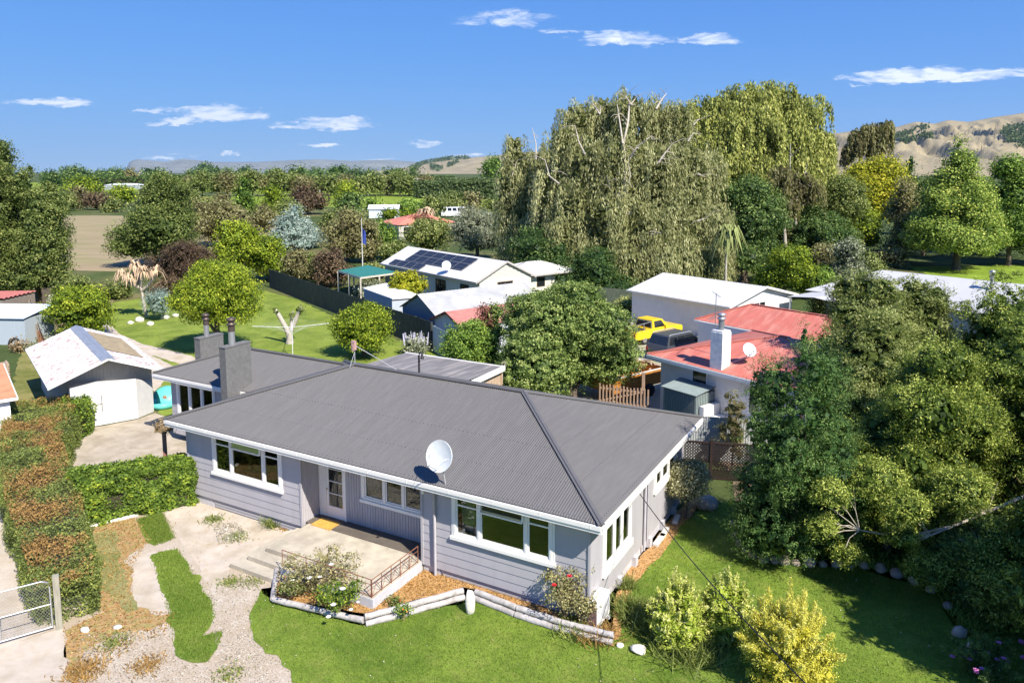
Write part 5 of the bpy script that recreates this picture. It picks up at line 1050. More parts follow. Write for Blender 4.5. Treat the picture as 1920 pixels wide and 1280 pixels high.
# tyre at the left
m=M(); m.lathe((0,0,.32),[(.2,-.1),(.33,-.11),(.4,-.05),(.4,.05),(.33,.11),(.2,.1),(.2,-.1)],22,axis=(0,-1,.25)); tag(m.build('tyre',mat('tyre_rubber',(.02,.02,.02),rough=.8),loc=G(27,652)),'old black tyre leaning by the blue grey garden shed','tyre')
m=M()
for k in range(6): m.box(-1.6,0,-.0+k*.0,1.0,.02+k*.16,.10+k*.16)
for k in range(3): m.box(-1.55+k*.7,-1.45+k*.7,0.01,.99,.0,.98)
tag(m.build('pallet_stack',mat('pallet_wood',(.36,.27,.19),rough=.9,var=.2),loc=G(20,712),rot=R(38)),'stack of weathered timber pallets at the left edge below the garden shed','pallets')
# power line poles and cables
def cable(label,pts,r=.012,sag=.25):
    m=M(); a=Vector(pts[0]);b=Vector(pts[1]); o=a; P=[a.lerp(b,i/24)-o-Vector((0,0,4*sag*(i/24)*(1-i/24))) for i in range(25)]; m.tube(P,r,5); return tag(m.build('cable',mat('black_cable',(.02,.02,.02),rough=.6),loc=o),label,'cable')
cable('black service cable slanting from the right wall of the house over the lawn',[HL(-.48,3.9,2.55),D(1560,1330,9.5)],r=.013,sag=.22)
cable('thin wire slanting down over the lawn by the small variegated tree',[D(1310,945,26.5),D(1420,1130,21.5)],r=.006,sag=.05)
def powerpole(px,by,h,label):
    P=G(px,by); t=thing('power_pole',label,'power pole',P); m=M(); m.tube([(0,0,0),(0,0,h)],[.22,.14],8); m.build('pole',mat('pole_grey',(.4,.37,.33),rough=.9),t); m=M(); m.box(-1.6,1.6,-.08,.08,h-.7,h-.5); m.build('crossarm',MATS['pole_grey'],t)
powerpole(783,370,9.5,'pale power pole in front of the clipped green windbreak')
for i,(px,by) in enumerate([(232,357),(247,357),(262,358),(375,367),(424,367),(600,368),(690,367)]):
    P=G(px,by); m=M(); m.tube([(0,0,0),(0,0,4.2 if i<3 else 3.4)],.16,6); tag(m.build('vineyard_post',mat('pole_white',(.6,.58,.55)),loc=P),'pale post standing at the end of the vineyard rows','post','vineyard end posts')
# ================================================================ VEGETATION
T_=tree
# left side
T_('broadleaf_tree','big dark green tree filling the left edge above the sheds',-2,566,258,220,'irr','deep',cb=.02,dens=1.3,tshift=0)
T_('broadleaf_tree','dark green tree right of the big tree on the left edge',75,566,298,125,'egg','deep',cb=.04,tshift=.08)
T_('broadleaf_tree','dark green drooping tree standing in front of the ploughed paddock',292,500,322,165,'irr','deep',cb=.05,dens=1.2)
T_('bush','wide dark purple brown bush left of the round citrus tree',348,548,450,140,'ball','purple',cat='bush',cb=.02,tr=False,asp=.3)
T_('bush','grey olive bush behind the purple brown bush',412,462,372,120,'ball','brownish',cat='bush',cb=.02,tr=False,tshift=.1)
T_('tree','golden green tree behind the round citrus tree',452,528,414,112,'irr','lime',cb=.1,tshift=-.12)
T_('tree','lower golden green tree with drooping branches at the end of the paling fence',505,528,442,80,'irr','lime',cb=.05,tshift=-.2)
T_('conifer','silvery blue spruce in the middle distance',558,466,378,116,'cone','spruce',cb=.02,tr=False,asp=.3)
T_('citrus_tree','big round bright green citrus tree on the back lawn',410,662,489,168,'ball','lime',cb=.26,dens=1.3,tshift=-.07)
T_('mandarin_tree','low spreading green mandarin tree behind the garage',152,634,538,122,'round','lime',cb=.06,tshift=-.2,cat='tree')
T_('bush','grey green feathery bush in the stone edged bed',299,600,543,52,'ball','spruce',cat='bush',cb=.05,tr=False,tshift=-.3,asp=.25)
T_('lemon_tree','round green lemon tree on the back lawn in front of the paling fence',682,668,569,118,'round','lime',cb=.08,tshift=-.2,dens=1.3)
T_('lavender_bush','clump of pale lilac flower spikes at the foot of the paling fence',780,664,632,50,'ball','silver',cat='bush',cb=.02,tr=False)
T_('bush','golden yellow round bush clipped into a ball beside the cream house',766,578,508,76,'ball','yellow',cat='bush',cb=.05,tr=False,tshift=-.18,clk=2)
T_('bush','reddish brown bush behind the far end of the paling fence',556,536,466,66,'irr','brownish',cat='bush',cb=.02,tr=False)
T_('bush','round green bush between two reddish brown bushes',583,532,474,40,'ball','green',cat='bush',cb=.02,tr=False)
T_('bush','large reddish brown bush left of the green pergola',625,538,462,74,'irr','purple',cat='bush',cb=.02,tr=False,tshift=.25)
T_('tree','tall loose grey brown tree left of the flagpole',652,492,392,90,'irr','brownish',cb=.03,tshift=.12)
T_('tree','tall loose grey brown tree right of the flagpole',688,492,415,58,'irr','brownish',cb=.03,tshift=.2)
T_('tree','dark green upright tree right of the flagpole',722,486,414,54,'tall','green',cb=.03,tshift=-.2)
T_('bush','yellow green scrub behind the green pergola',740,494,452,60,'irr','olive',cat='bush',cb=.02,tr=False,tshift=.1)
T_('bush','pale leafy bush in front of the green pergola',690,560,528,56,'irr','silver',cat='bush',cb=.02,tr=False,tshift=-.1)
T_('tree','olive brown tree in front of the orange red roofed house',804,476,411,92,'round','olive',cb=.03,tshift=.08)
T_('tree','soft silver green willow leaved tree behind the solar panels',895,486,392,112,'round','silver',cb=.05,asp=.3)
T_('tree','dark green tree between the silver green tree and the weeping birch',966,500,420,78,'round','green',cb=.03,tshift=-.2)
T_('bush','small yellow green bush at the edge of the dark shade under the weeping trees',1000,508,458,46,'round','lime',cat='bush',cb=.05,tshift=-.15)
T_('lime_tree','bright lime green egg shaped young tree in front of the weeping birch',1146,548,470,56,'tall','yellow',cb=.12,tshift=-.25)
# the spreading tree and shrubs behind the house
T_('flowering_tree','broad spreading green tree with cream tinted leaves just behind the house',1072,757,528,310,'irr','dogwood',cb=.03,dens=1.8,clk=2.8,zt=6.5)
T_('bush','dense green bush left of the broad spreading tree',882,733,602,128,'round','green',cat='bush',cb=.02,tr=False,dens=1.2)
T_('bush','loose reddish tipped shrub in front of the red roofed shed',905,724,560,70,'irr','red',cat='bush',cb=.1,tr=False,dens=.35,tshift=-.1)
T_('bush','thin green sapling rising in front of the grey iron shed',928,724,566,36,'irr','dogwood',cat='bush',cb=.45,dens=.5)
T_('bush','yellow flowering weeds along the fence beside the yellow pickup',1170,592,560,84,'irr','olive',cat='bush',cb=.02,tr=False,tshift=.35,dens=.8)
# right background
T_('tree','pale dark green mass of trees behind the weeping birch on the left',1010,545,425,150,'irr','dark',cb=.02,dens=.9,tshift=-.12)
T_('tree','dark undergrowth tree below the weeping birch',1110,560,465,170,'irr','dark',cb=.02,dens=.7,tshift=-.15)
T_('tree','dense dark green tree behind the white barn',1395,530,330,180,'irr','dark',cb=.02,dens=.9,tshift=.08)
T_('tree','dark green trees filling the gap right of the white barn',1520,510,380,150,'irr','dark',cb=.02,dens=.9,tshift=.02)
T_('tree','yellow green fruit tree behind the white barn',1470,560,458,112,'irr','lime',cb=.05,tshift=-.22,dens=1.2)
T_('tree','dark layered cedar left of the golden autumn tree',1562,500,330,100,'flat','olive',cb=.1,dens=1.6,tshift=-.05)
T_('autumn_tree','bright golden yellow autumn tree',1635,462,293,140,'round','yellow',cb=.2,dens=1.1,tshift=-.12)
T_('tree','green lower tree under the golden autumn tree',1600,470,375,110,'irr','lime',cb=.03,tshift=-.22)
T_('conifer','small dark conifer beside the golden autumn tree',1700,440,276,40,'cone','dark',cb=.1)
T_('maple_tree','tall pale green maple standing on the far lawn',1792,506,254,196,'cone','maple',cb=.12,dens=1.3)
T_('tree','thin leaved grey olive tree between the golden tree and the maple',1690,490,330,80,'irr','brownish',cb=.05,tshift=.12,dens=.7)
T_('tree','tall dark green tree right of the maple',1890,498,288,130,'irr','green',cb=.08,tshift=-.1)
T_('tree','olive tree at the right edge behind the maple',1955,496,300,120,'irr','olive',cb=.05)
T_('tree','dark evergreen behind the maple on the left',1730,478,330,110,'irr','dark',cb=.02,dens=.9)
T_('tree','dark evergreen behind the maple on the right',1850,478,350,150,'irr','dark',cb=.02,dens=.9)
for i,(x,by,ty,w_,k,p,ts,lb) in enumerate([(1545,545,458,70,'irr','brownish',.2,'grey pink feathery bush behind the pale grey roof'),(1590,556,448,80,'irr','silver',-.1,'sage green bush left of the pale grey roof'),(1625,535,470,80,'irr','olive',.05,'olive green bush behind the pale grey roof'),(1535,560,500,70,'round','green',-.15,'dark green bush behind the white barn gable'),(1440,480,402,60,'irr','dark',0,'dark green bush in front of the pinkish house'),
   (1500,480,430,90,'ball','red',.1,'reddish pink bush in front of the pinkish house'),(1670,500,468,60,'ball','brownish',.2,'buff coloured bush at the edge of the far lawn'),(1540,612,556,50,'irr','olive',.1,'rough grass clump beside the white barn')]):
    T_('bush',lb,x,by,ty,w_,k,p,cat='bush',cb=.02,tr=False,tshift=ts)
# weeping birches / willows
def weeping(name,label,px,by,domes,Y=None,pal='willow',N=26000,size=None,L=(3.,8.),branches=(),trunkw=.45,seed=1,base=None,asp=.34,floor=.8,hk=1.):
    """domes: (px,py_top,width_px,depth offset m, hang m)"""
    P=G(px,by) if Y is None else Vector((D(px,by,Y).x,Y,0)); root=thing(name,label,'tree',P); Y0=P.y; V=[];Tn=[]
    s=size or 2.1*Y0/747; tw=sum(d[2]**1.6 for d in domes); r=np.random.default_rng(seed)
    for (dx,ty,wd,do,hang) in domes:
        yy=Y0+do; top=D(dx,ty,yy); rad=wd*yy/1411/2; hz_=rad*.9; c=np.array([top.x-P.x,do,top.z-hz_])
        n=int(N*(wd**1.6)/tw); nc=max(6,int(6.3*rad*rad*.55)); per=max(20,n//nc)
        dc=unit(r.normal(size=(nc,3))); dc[:,2]=abs(dc[:,2]); top_=c+dc*np.array([rad,rad,hz_])*r.uniform(.55,1.02,(nc,1)); ln=hang*hk*r.uniform(.45,1.15,nc); rc=r.uniform(.3,.85,nc)*rad**.25; tc_=.15*r.normal(size=nc)
        ix=np.repeat(np.arange(nc),per); m_=len(ix); f=r.random(m_)**.95; th=r.uniform(0,6.28,m_); q=np.where(f<.12,(f/.12)**.5,1)*(1-.62*f)*r.uniform(.35,1,m_)**.5
        wob=.22*np.sin(th*3+ix)*q; rv=np.stack([np.cos(th),np.sin(th),0*th],1); out=dc[ix].copy(); out[:,2]=0
        strand=np.round(th*3)/3; p=top_[ix]+rv*((q*rc[ix])+wob*rc[ix])[:,None]+out*(f*.8)[:,None]+r.normal(size=(m_,3))*.06; p[:,2]-=ln[ix]*f*(1+.25*np.sin(strand*7+ix)); ok=p[:,2]>floor
        p=p[ok]; rv=rv[ok]; k_=len(p); nn=unit(rv*.75+dc[ix][ok]*.35+r.normal(size=(k_,3))*.42+np.array([0,0,.12])); tg=np.array([0,0,-1.])+r.normal(size=(k_,3))*.2
        sz=s*r.uniform(.6,1.5,(k_,1)); t=unit(tg-nn*np.sum(tg*nn,1,keepdims=True)); b=np.cross(nn,t)
        V.append(np.stack([p-t*sz*.75,p+b*sz*asp*.5,p+t*sz*.75,p-b*sz*asp*.5],1)); Tn.append(.5+tc_[ix][ok]+.14*r.normal(size=k_)+.12*np.sin(strand[ok]*11+ix[ok]))
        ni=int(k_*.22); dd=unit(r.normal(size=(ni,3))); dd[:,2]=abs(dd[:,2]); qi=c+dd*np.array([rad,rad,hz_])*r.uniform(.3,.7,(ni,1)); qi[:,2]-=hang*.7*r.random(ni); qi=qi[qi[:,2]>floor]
        V.append(leafquads(qi,unit(r.normal(size=qi.shape)+np.array([0,-.5,.2])),s*2.6,.6)); Tn.append(r.uniform(0,.3,len(qi)))  # backing leaves with dark tints, painting in the shade behind the strands
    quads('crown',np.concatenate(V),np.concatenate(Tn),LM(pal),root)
    m=M()
    for pts,r0 in branches:
        W_=[D(a,b,Y0+c+1.1)-P for a,b,c in pts]; k=len(W_); m=M(); m.tube(W_,[r0*.72*(1-.75*i/(k-1)) for i in range(k)],7)
        for j in range(3):                                              # a few bare twigs along each branch
            a=W_[-1].lerp(W_[0],r.random()*.6); e=Vector((r.uniform(-1.6,1.6),r.uniform(-1.4,-.2),r.uniform(-.4,1.4))); m.tube([a,a+e*.6,a+e+Vector((0,0,-.3))],[r0*.25,r0*.16,r0*.06],4)
        m.build('branch',PBARK(),root)
    m=M(); hh=max(domes,key=lambda d:-d[1]); tz=D(hh[0],hh[1],Y0).z*.6; m.tube([(0,0,-.2),(.2,0,tz*.3),(0,.3,tz*.7),(.3,0,tz)],[trunkw*1.4,trunkw,trunkw*.7,trunkw*.3],9); m.build('trunk',PBARK(),root)
    return root
weeping('weeping_birch','huge pale weeping birch with long hanging strands and bare white branches in the centre right',1165,0,[(1085,182,80,0,6),(1130,172,80,1,6),(1175,160,90,-1,7),(1225,172,90,1,7),(1270,180,80,0,7),(1060,225,70,-2,9),(1110,240,110,-4,10),(1170,235,120,-5,9),(1235,250,120,-5,10),(1290,250,110,-3,10),(1335,270,90,0,10),(1080,320,100,-5,9),(1140,345,110,-7,8),(1200,350,130,-7,9),(1270,350,130,-7,10),(1330,360,110,-5,9),(1045,300,80,-2,8),(1180,430,110,-9,6),(1250,420,120,-9,6.5),(1310,430,120,-8,6),(1345,400,80,-5,6),(1120,420,90,-7,6),(1095,440,90,-8,6),(1065,380,90,-6,8)],Y=82,N=165000,seed=3,
  branches=[([(1148,418,-7),(1160,390,-7.5),(1170,365,-8),(1173,310,-8),(1168,270,-8),(1178,230,-7),(1180,195,-5)],.42),([(1160,390,-7.5),(1145,360,-8),(1138,330,-9)],.2),([(1173,310,-8),(1195,275,-9),(1212,262,-9.5)],.2),([(1212,262,-9.5),(1222,255,-9.5),(1230,262,-10)],.1),([(1235,305,-9.5),(1245,290,-9.5),(1262,268,-9.5)],.18),([(1240,297,-9.6),(1232,308,-9.8)],.12),([(1240,297,-9.6),(1252,300,-9.9)],.1),([(1170,365,-8.4),(1182,330,-9),(1178,305,-9)],.16),([(1160,400,-9),(1178,402,-9.3),(1192,398,-9.5)],.15),([(1168,270,-8.4),(1160,215,-6.6),(1157,195,-6)],.16),([(1230,205,-6),(1242,185,-5),(1250,175,-4)],.16),([(1242,190,-5.2),(1232,178,-4.4)],.09),([(1125,215,-5.6),(1115,200,-4.6),(1108,190,-4)],.13),([(1125,215,-5.6),(1126,198,-4.7)],.09),([(1097,290,-7.6),(1085,265,-7),(1078,235,-5.4)],.14),([(1048,345,-8),(1030,330,-8),(1022,300,-6)],.16),([(1290,265,-7.5),(1300,250,-7.4),(1315,252,-7.4)],.13),([(1300,235,-5.4),(1312,222,-4.8)],.11),([(1308,325,-9),(1322,332,-9)],.1),([(1220,440,-11.5),(1240,436,-11.6)],.12),([(1308,415,-10.5),(1325,408,-10.5)],.12),([(1183,196,-5.4),(1195,180,-4.8)],.12),([(1183,196,-5.4),(1172,178,-4.8)],.12),([(1183,196,-5.4),(1192,198,-5.6)],.1)])
weeping('weeping_birch','lower weeping tree with hanging strands left of the huge weeping birch',985,0,[(965,245,50,0,7),(985,270,70,-1,8),(1020,265,70,0,8),(1045,250,60,1,8),(960,300,70,-2,8),(1000,310,80,-3,8),(1035,320,80,-2,8),(955,345,60,-2,7),(990,370,90,-4,6),(1040,370,90,-4,7),(1060,410,90,-5,7),(985,400,100,-5,8),(1020,430,90,-6,7)],Y=90,N=46000,seed=5,trunkw=.3,branches=[([(1005,300,-4.5),(1005,270,-3),(998,240,-1)],.14),([(960,330,-4.5),(970,300,-4)],.1)])
weeping('willow_tree','tall rounded olive green willow behind the huge weeping birch',1420,0,[(1340,165,110,0,6),(1400,150,120,0,6),(1450,146,110,1,6),(1505,165,100,1,7),(1370,200,120,-3,8),(1430,195,130,-3,8),(1485,200,110,-2,9),(1530,225,80,-1,9),(1350,250,120,-4,9),(1410,260,130,-5,9),(1470,270,120,-4,9),(1520,280,100,-2,9),(1380,330,120,-6,8),(1440,335,120,-6,8),(1310,215,90,-2,8),(1548,260,50,0,9)],Y=100,N=95000,pal='willow2',seed=6,trunkw=.5,asp=.55,hk=.55)
weeping('weeping_birch','grey half bare weeping birch on the skyline left of the hills',1640,0,[(1605,240,32,0,6),(1625,228,40,0,7),(1650,224,44,0,7),(1664,222,26,0,5),(1590,270,24,0,4)],Y=150,N=5500,pal='brownish',seed=7,trunkw=.3,size=.5)
bt=weeping('birch_tree','bare twiggy birch with pinkish white stems in front of the olive willow',1492,0,[(1470,300,50,0,3),(1500,310,60,0,3),(1520,330,50,0,3),(1480,350,60,-1,3)],Y=88,N=5000,pal='brownish',seed=8,trunkw=.25,branches=[([(1492,400,-1.5),(1487,370,-1.5),(1481,330,-1.5),(1482,270,-1)],.2),([(1492,380,-1.5),(1505,340,-1.5),(1516,300,-1)],.17),([(1492,420,-1.5),(1492,390,-1.5)],.25),([(1487,370,-1.5),(1474,350,-1.6)],.1)])
# cabbage trees
def tuft(m,V,c,n,L,droop,r,w_=.05):
    for i in range(n):
        a=r.uniform(0,6.28); e=r.uniform(-.5,1.1); d=Vector((math.cos(a)*math.cos(e),math.sin(a)*math.cos(e),math.sin(e))); l=L*r.uniform(.6,1.1); p0=Vector(c)
        p1=p0+d*l*.5; p2=p1+Vector((d.x*.35*l,d.y*.35*l,(d.z*.3-droop*.6)*l)); s_=d.cross(Vector((0,0,1))).normalized()*w_
        m.add([p0-s_*.5,p0+s_*.5,p1+s_,p1-s_,p2],[(0,1,2,3),(3,2,4)],0)
def cabbage(label,px,by,stems,pal,L=.7,droop=1.2,n=50,w_=.05,bark=None):
    P=G(px,by); t=thing('cabbage_tree',label,'tree',P); m=M(); f=M(); r=random.Random(px)
    for pts in stems:
        W_=[D(a,b,P.y+c)-P for a,b,c in pts]; k=len(W_); m.tube(W_,[.14*(1-.5*i/k) for i in range(k)],8); tuft(f,None,W_[-1],n,L,droop,r,w_)
    m.build('trunk',bark or PBARK(),t); f.build('leaves',mat('cordyline_'+pal,dict(dead=(.5,.36,.23),green=(.22,.25,.08))[pal],rough=.8,var=.3,vs=4),t); return t
cabbage('leaning bare cabbage tree with pale dead drooping tufts in the stone edged bed',275,594,[[(275,594,0),(268,560,0),(266,545,0),(262,530,.3),(255,518,.4)],[(266,545,0),(278,535,-.2),(290,518,-.3),(293,506,-.3)],[(264,536,0),(265,520,-.4),(268,508,-.5)],[(262,532,.2),(240,522,.2),(228,513,.3)],[(264,540,0),(240,530,-.4),(242,520,-.6)],[(266,525,-.3),(258,505,-.3),(253,497,-.2)]],'dead',L=1.05,n=42,w_=.07)
cabbage('cabbage tree with a shaggy green head right of the weeping birch',1362,560,[[(1360,560,0),(1361,500,0),(1365,440,0)]],'green',L=2.5,droop=1.3,n=150,w_=.1)
cabbage('small distant cabbage tree beyond the orange red roof',800,430,[[(800,430,0),(801,412,0),(803,395,0)],[(800,418,0),(795,408,1),(793,398,1)]],'dead',L=2.2,droop=1.2,n=40,w_=.25)
# mid-distance belt
rr=random.Random(21)
for i in range(20):
    x=330+i*24.5+rr.uniform(-5,5); big=rr.random()
    T_('shelterbelt_tree','dense olive brown tree in the row beyond the pale green vineyard',x,367+rr.uniform(-1,2),326+rr.uniform(-6,8)+(8 if x<360 else 0),38+rr.uniform(-4,10),'round',['olive','brownish','olive'][i%3],group='row of trees beyond the vineyard',cb=.12,tshift=.05*rr.uniform(-1,1),dens=1.1)
for (x,by,ty,w_,k,p,ts,lb) in [(650,398,338,46,'tall','lime',-.12,'bright yellow green poplar in front of the row of trees'),(657,404,362,44,'ball','dark',.1,'dark bush at the foot of the yellow green poplar'),(458,412,322,48,'cone','green',-.2,'tall dense green tree in front of the row of trees'),(575,402,348,74,'irr','purple',.15,'large maroon brown tree in the middle distance'),(516,408,352,56,'irr','lime',-.25,'yellow green tree left of the maroon brown tree'),(540,420,375,60,'irr','olive',.05,'olive tree behind the blue spruce'),
   (495,435,385,60,'irr','brownish',0,'brownish tree left of the blue spruce'),(622,440,398,50,'irr','olive',-.05,'olive tree right of the blue spruce'),(232,388,350,46,'round','lime',-.15,'yellow green tree at the far right corner of the paddock'),(160,372,334,62,'round','lime',-.22,'yellow green tree at the far edge of the paddock'),(148,392,350,44,'irr','brownish',-.05,'grey brown bush at the far edge of the paddock'),(182,394,362,44,'ball','purple',.2,'reddish brown bush at the far edge of the paddock'),
   (215,398,375,40,'irr','olive',.1,'low olive scrub at the far right corner of the paddock'),(118,396,352,50,'irr','olive',.05,'olive scrub at the far left corner of the paddock'),(213,345,318,36,'ball','dark',-.05,'dark round tree beyond the paddock'),(97,356,322,34,'irr','dark',-.1,'dark tree behind the big tree on the left edge'),(245,352,320,26,'irr','brownish',0,'brownish tree beside the dark round tree beyond the paddock'),(385,330,308,24,'ball','dark',.05,'round dark tree on the horizon left of centre'),
   (407,332,312,10,'cone','dark',0,'small pointed conifer on the horizon'),(142,338,314,22,'irr','dark',.1,'tree on the horizon left of the dark round tree'),(460,330,315,20,'ball','dark',.05,'dark rounded tree on the horizon behind the tall green tree'),(565,345,311,8,'tall','dark',0,'dark slender poplar on the horizon'),(549,345,315,6,'tall','dark',0,'shorter dark slender poplar on the horizon'),(776,338,316,20,'irr','dark',0,'dark broken topped tree at the left end of the clipped windbreak'),
   (925,345,294,42,'ball','green',-.15,'rounded green tree left of the weeping birches on the horizon'),(632,335,313,24,'irr','green',-.2,'dark green tree behind the row of trees'),(600,338,319,14,'cone','dark',.1,'conifer behind the row of trees'),
   (772,405,374,50,'round','green',-.05,'green tree above the small white shed'),(812,408,368,46,'irr','olive',.15,'shaggy palm like tree behind the orange red roof'),(850,402,360,52,'round','olive',.05,'olive tree behind the parked bus'),(895,418,362,50,'irr','brownish',.05,'brown tree right of the parked bus'),(925,440,375,50,'irr','olive',.1,'olive tree beside the weeping birches'),(735,400,384,40,'irr','olive',.2,'yellowish tree behind the small white shed'),(700,398,372,30,'irr','green',0,'dark tree left of the small white shed'),
   (732,410,394,34,'ball','lime',-.25,'round clipped bush in front of the small white shed'),(764,412,396,30,'ball','lime',-.25,'round clipped bush right of the small white shed'),(667,410,386,30,'cone','green',.0,'conical green bush left of the small white shed'),(300,400,362,40,'irr','olive',.1,'olive tree behind the dark green drooping tree'),(360,392,360,44,'irr','olive',0,'olive tree left of the tall dense green tree'),(420,396,364,40,'irr','brownish',0,'brown tree left of the tall dense green tree'),
   (790,445,400,34,'irr','red',0,'reddish shrub on the near side of the orange red roof'),(850,452,424,50,'irr','brownish',.2,'buff shrub in front of the orange red roof'),(600,520,490,60,'irr','dry',-.3,'dry grassy scrub left of the flagpole'),(720,520,494,70,'irr','olive',.25,'pale scrub behind the green pergola')]:
    T_('tree' if ty<by-24 else 'bush',lb,x,by,ty,w_,k,p,cat='tree' if ty<by-24 else 'bush',cb=.02,tr=(by-ty>40),tshift=ts)
for i in range(34):
    x=rr.uniform(95,330) if i<12 else rr.uniform(260,760); 
    T_('horizon_tree','small dark tree in the hazy line along the horizon',x,334+rr.uniform(-2,3),321+rr.uniform(-4,3),16+rr.uniform(-4,10),rr.choice(['ball','irr','cone']),'dark',group='trees along the horizon',cb=.02,tr=False,tshift=.1)
# scrub belt between the gardens
for (x,by,ty,w_,p,ts,lb) in [(150,592,520,110,'olive',.0,'grey green scrub in front of the paddock behind the mandarin tree'),(215,560,525,70,'olive',-.1,'low green scrub behind the cabbage tree'),(330,560,520,80,'purple',.25,'brown scrub behind the cabbage tree'),(480,480,440,60,'olive',.1,'scrub above the golden green tree'),(75,620,575,30,'silver',.0,'pale leafy plant by the boulder at the left'),(88,655,632,60,'silver',-.1,'pale leafy vegetable rows in front of the mandarin tree'),(470,470,415,40,'brownish',.1,'grey scrub left of the lower golden green tree'),
   (395,420,390,50,'brownish',.1,'brown scrub behind the grey olive bush'),(440,425,392,60,'brownish',.2,'grey shrubbery behind the golden green tree'),(35,660,640,26,'dry',-.2,'dry weeds beside the old tyre'),(760,486,462,50,'silver',.1,'pale garden shrub behind the solar panels')]:
    T_('bush',lb,x,by,ty,w_,'irr',p,cat='bush',cb=.02,tr=False,tshift=ts)
# clipped windbreak (one long hedge) on the plain
def boxhedge(name,label,corners,h,pal,size,N,tops=None,kind=None,bulge=.08,toppal=None,asp=.6,thick=.18,cat='hedge',endjit=0):
    c=[Vector((p[0],p[1],0)) for p in corners]; o=c[0].copy(); c=[p-o for p in c]; t=thing(name,label,cat,o); hs_=h if isinstance(h,(list,tuple)) else [h]*len(c)
    nc_=len(c); half=nc_//2; faces=[];
    for i in range(nc_):
        a,b=c[i],c[(i+1)%nc_]; faces.append((a,b,b+Vector((0,0,hs_[(i+1)%nc_])),a+Vector((0,0,hs_[i]))))
    tp=[c[i]+Vector((0,0,hs_[i])) for i in range(nc_)]; tops_=[(tp[-1-i] if 0 else tp[(-i)%nc_],tp[i+1],tp[i+2],tp[(-i-1)%nc_]) for i in range(half-1)]; faces+=tops_; cen=sum(tp,Vector())/nc_-Vector((0,0,max(hs_)/2)); V=[];Tn=[];VT=[];TT=[]
    areas=[((f[1]-f[0]).cross(f[3]-f[0]).length+(f[2]-f[1]).cross(f[3]-f[2]).length)/2 for f in faces]; S=sum(areas)
    core=M(); k=.86; core.prism([((p.x-cen.x)*k+cen.x,(p.y-cen.y)*k+cen.y) for p in c],0,[q*.9 for q in hs_]); 
    for f,A in zip(faces,areas):
        n=int(N*A/S); u=RG.random((n,1));v=RG.random((n,1)); F_=[np.array(q) for q in f]; P=(F_[0]*(1-u)+F_[1]*u)*(1-v)+(F_[3]*(1-u)+F_[2]*u)*v
        nr=np.array((f[1]-f[0]).cross(f[3]-f[0]).normalized()); mid=(F_[0]+F_[1]+F_[2]+F_[3])/4
        if nr@(mid-np.array(cen))<0: nr=-nr
        nz=np.array([mnoise.noise(Vector(p)*1.1) for p in P]); nz2=np.array([mnoise.noise(Vector(p)*3.1+Vector((9,9,9))) for p in P])
        P=P+nr*(nz*bulge*1.8+nz2*bulge*.8)[:,None]+nr*RG.uniform(-thick,thick*.5,(n,1))
        Nn=unit(nr*.8+.65*RG.normal(size=(n,3))+np.array([0,0,.2])); Q=leafquads(P,Nn,size,asp); ti=.5+.35*nz2+.16*RG.normal(size=n)
        V.append(Q);Tn.append(ti)
        if toppal and any(f is q for q in tops_):
            nn=np.array([mnoise.noise(Vector((p[0]*.55+3,p[1]*.55,0)))+.35*mnoise.noise(Vector((p[0]*2.3+3,p[1]*2.3,0))) for p in P]); sel=nn+RG.normal(size=len(P))*.16>tops
            V[-1]=Q[~sel];Tn[-1]=ti[~sel]; VT.append(Q[sel]);TT.append(ti[sel])
    co=core.build('core',mat('hedge_twigs',(.05,.045,.025),rough=1,var=.3,vs=6),t)
    quads('foliage',np.concatenate(V),np.concatenate(Tn),LM(pal),t)
    if VT: quads('dead_foliage',np.concatenate(VT),np.concatenate(TT),LM(toppal),t)
    return t
boxhedge('windbreak','long clipped dark green windbreak on the plain left of the weeping birches',[(-45,345),(-8,330),(-8,336),(-45,352)],[7.5,8,8,7.5],'far',1.0,9000,bulge=.4,thick=.5)
boxhedge('windbreak','far clipped dark windbreak rows behind the near windbreak',[(-70,470),(-5,455),(-5,465),(-70,480)],[8,8,8,8],'far',1.3,6000,bulge=.4,thick=.5)
boxhedge('windbreak','long dark windbreak across the plain left of centre',[(-330,560),(-180,540),(-180,548),(-330,568)],8,'dark',1.6,5000,bulge=.5,thick=.6)
boxhedge('windbreak','second long dark windbreak across the plain',[(-230,800),(-60,780),(-60,790),(-230,810)],8,'dark',1.9,5000,bulge=.5,thick=.6)
boxhedge('windbreak','dark tree line beside the flat grey shed on the plain',[(-400,640),(-250,620),(-250,630),(-400,650)],9,'dark',1.9,5000,bulge=.5,thick=.6)
# near hedges
hc=[G(70,1172),G(187,1150),G(157,990),G(118,880),Vector((-20.2,34.2,0)),Vector((-23.4,33.6,0)),G(2,885),G(14,1000)]
boxhedge('clipped_hedge','long clipped hedge with a rust brown top running back from the gate along the drive',[tuple(p[:2]) for p in hc],[1.15,1.15,1.3,1.45,1.5,1.5,1.45,1.3],'hedge',.062,125000,tops=.02,toppal='rust',bulge=.13)
boxhedge('clipped_hedge','dark leaved end of the hedge beside the garage door',[(-20.3,32.2),(-19.3,31.6),(-19.6,33.8),(-21.2,34.6)],[1.55,1.5,1.6,1.6],'ivy',.1,7000,bulge=.15,asp=.7)
boxhedge('ivy_hedge','square block of green and golden ivy covering the fence beside the house',[tuple(G(158,988)[:2]),tuple(G(368,946)[:2]),(-12.1,26.9),(-15.6,25.1)],[1.62,1.62,1.62,1.6],'ivy',.088,42000,bulge=.14,asp=.75)
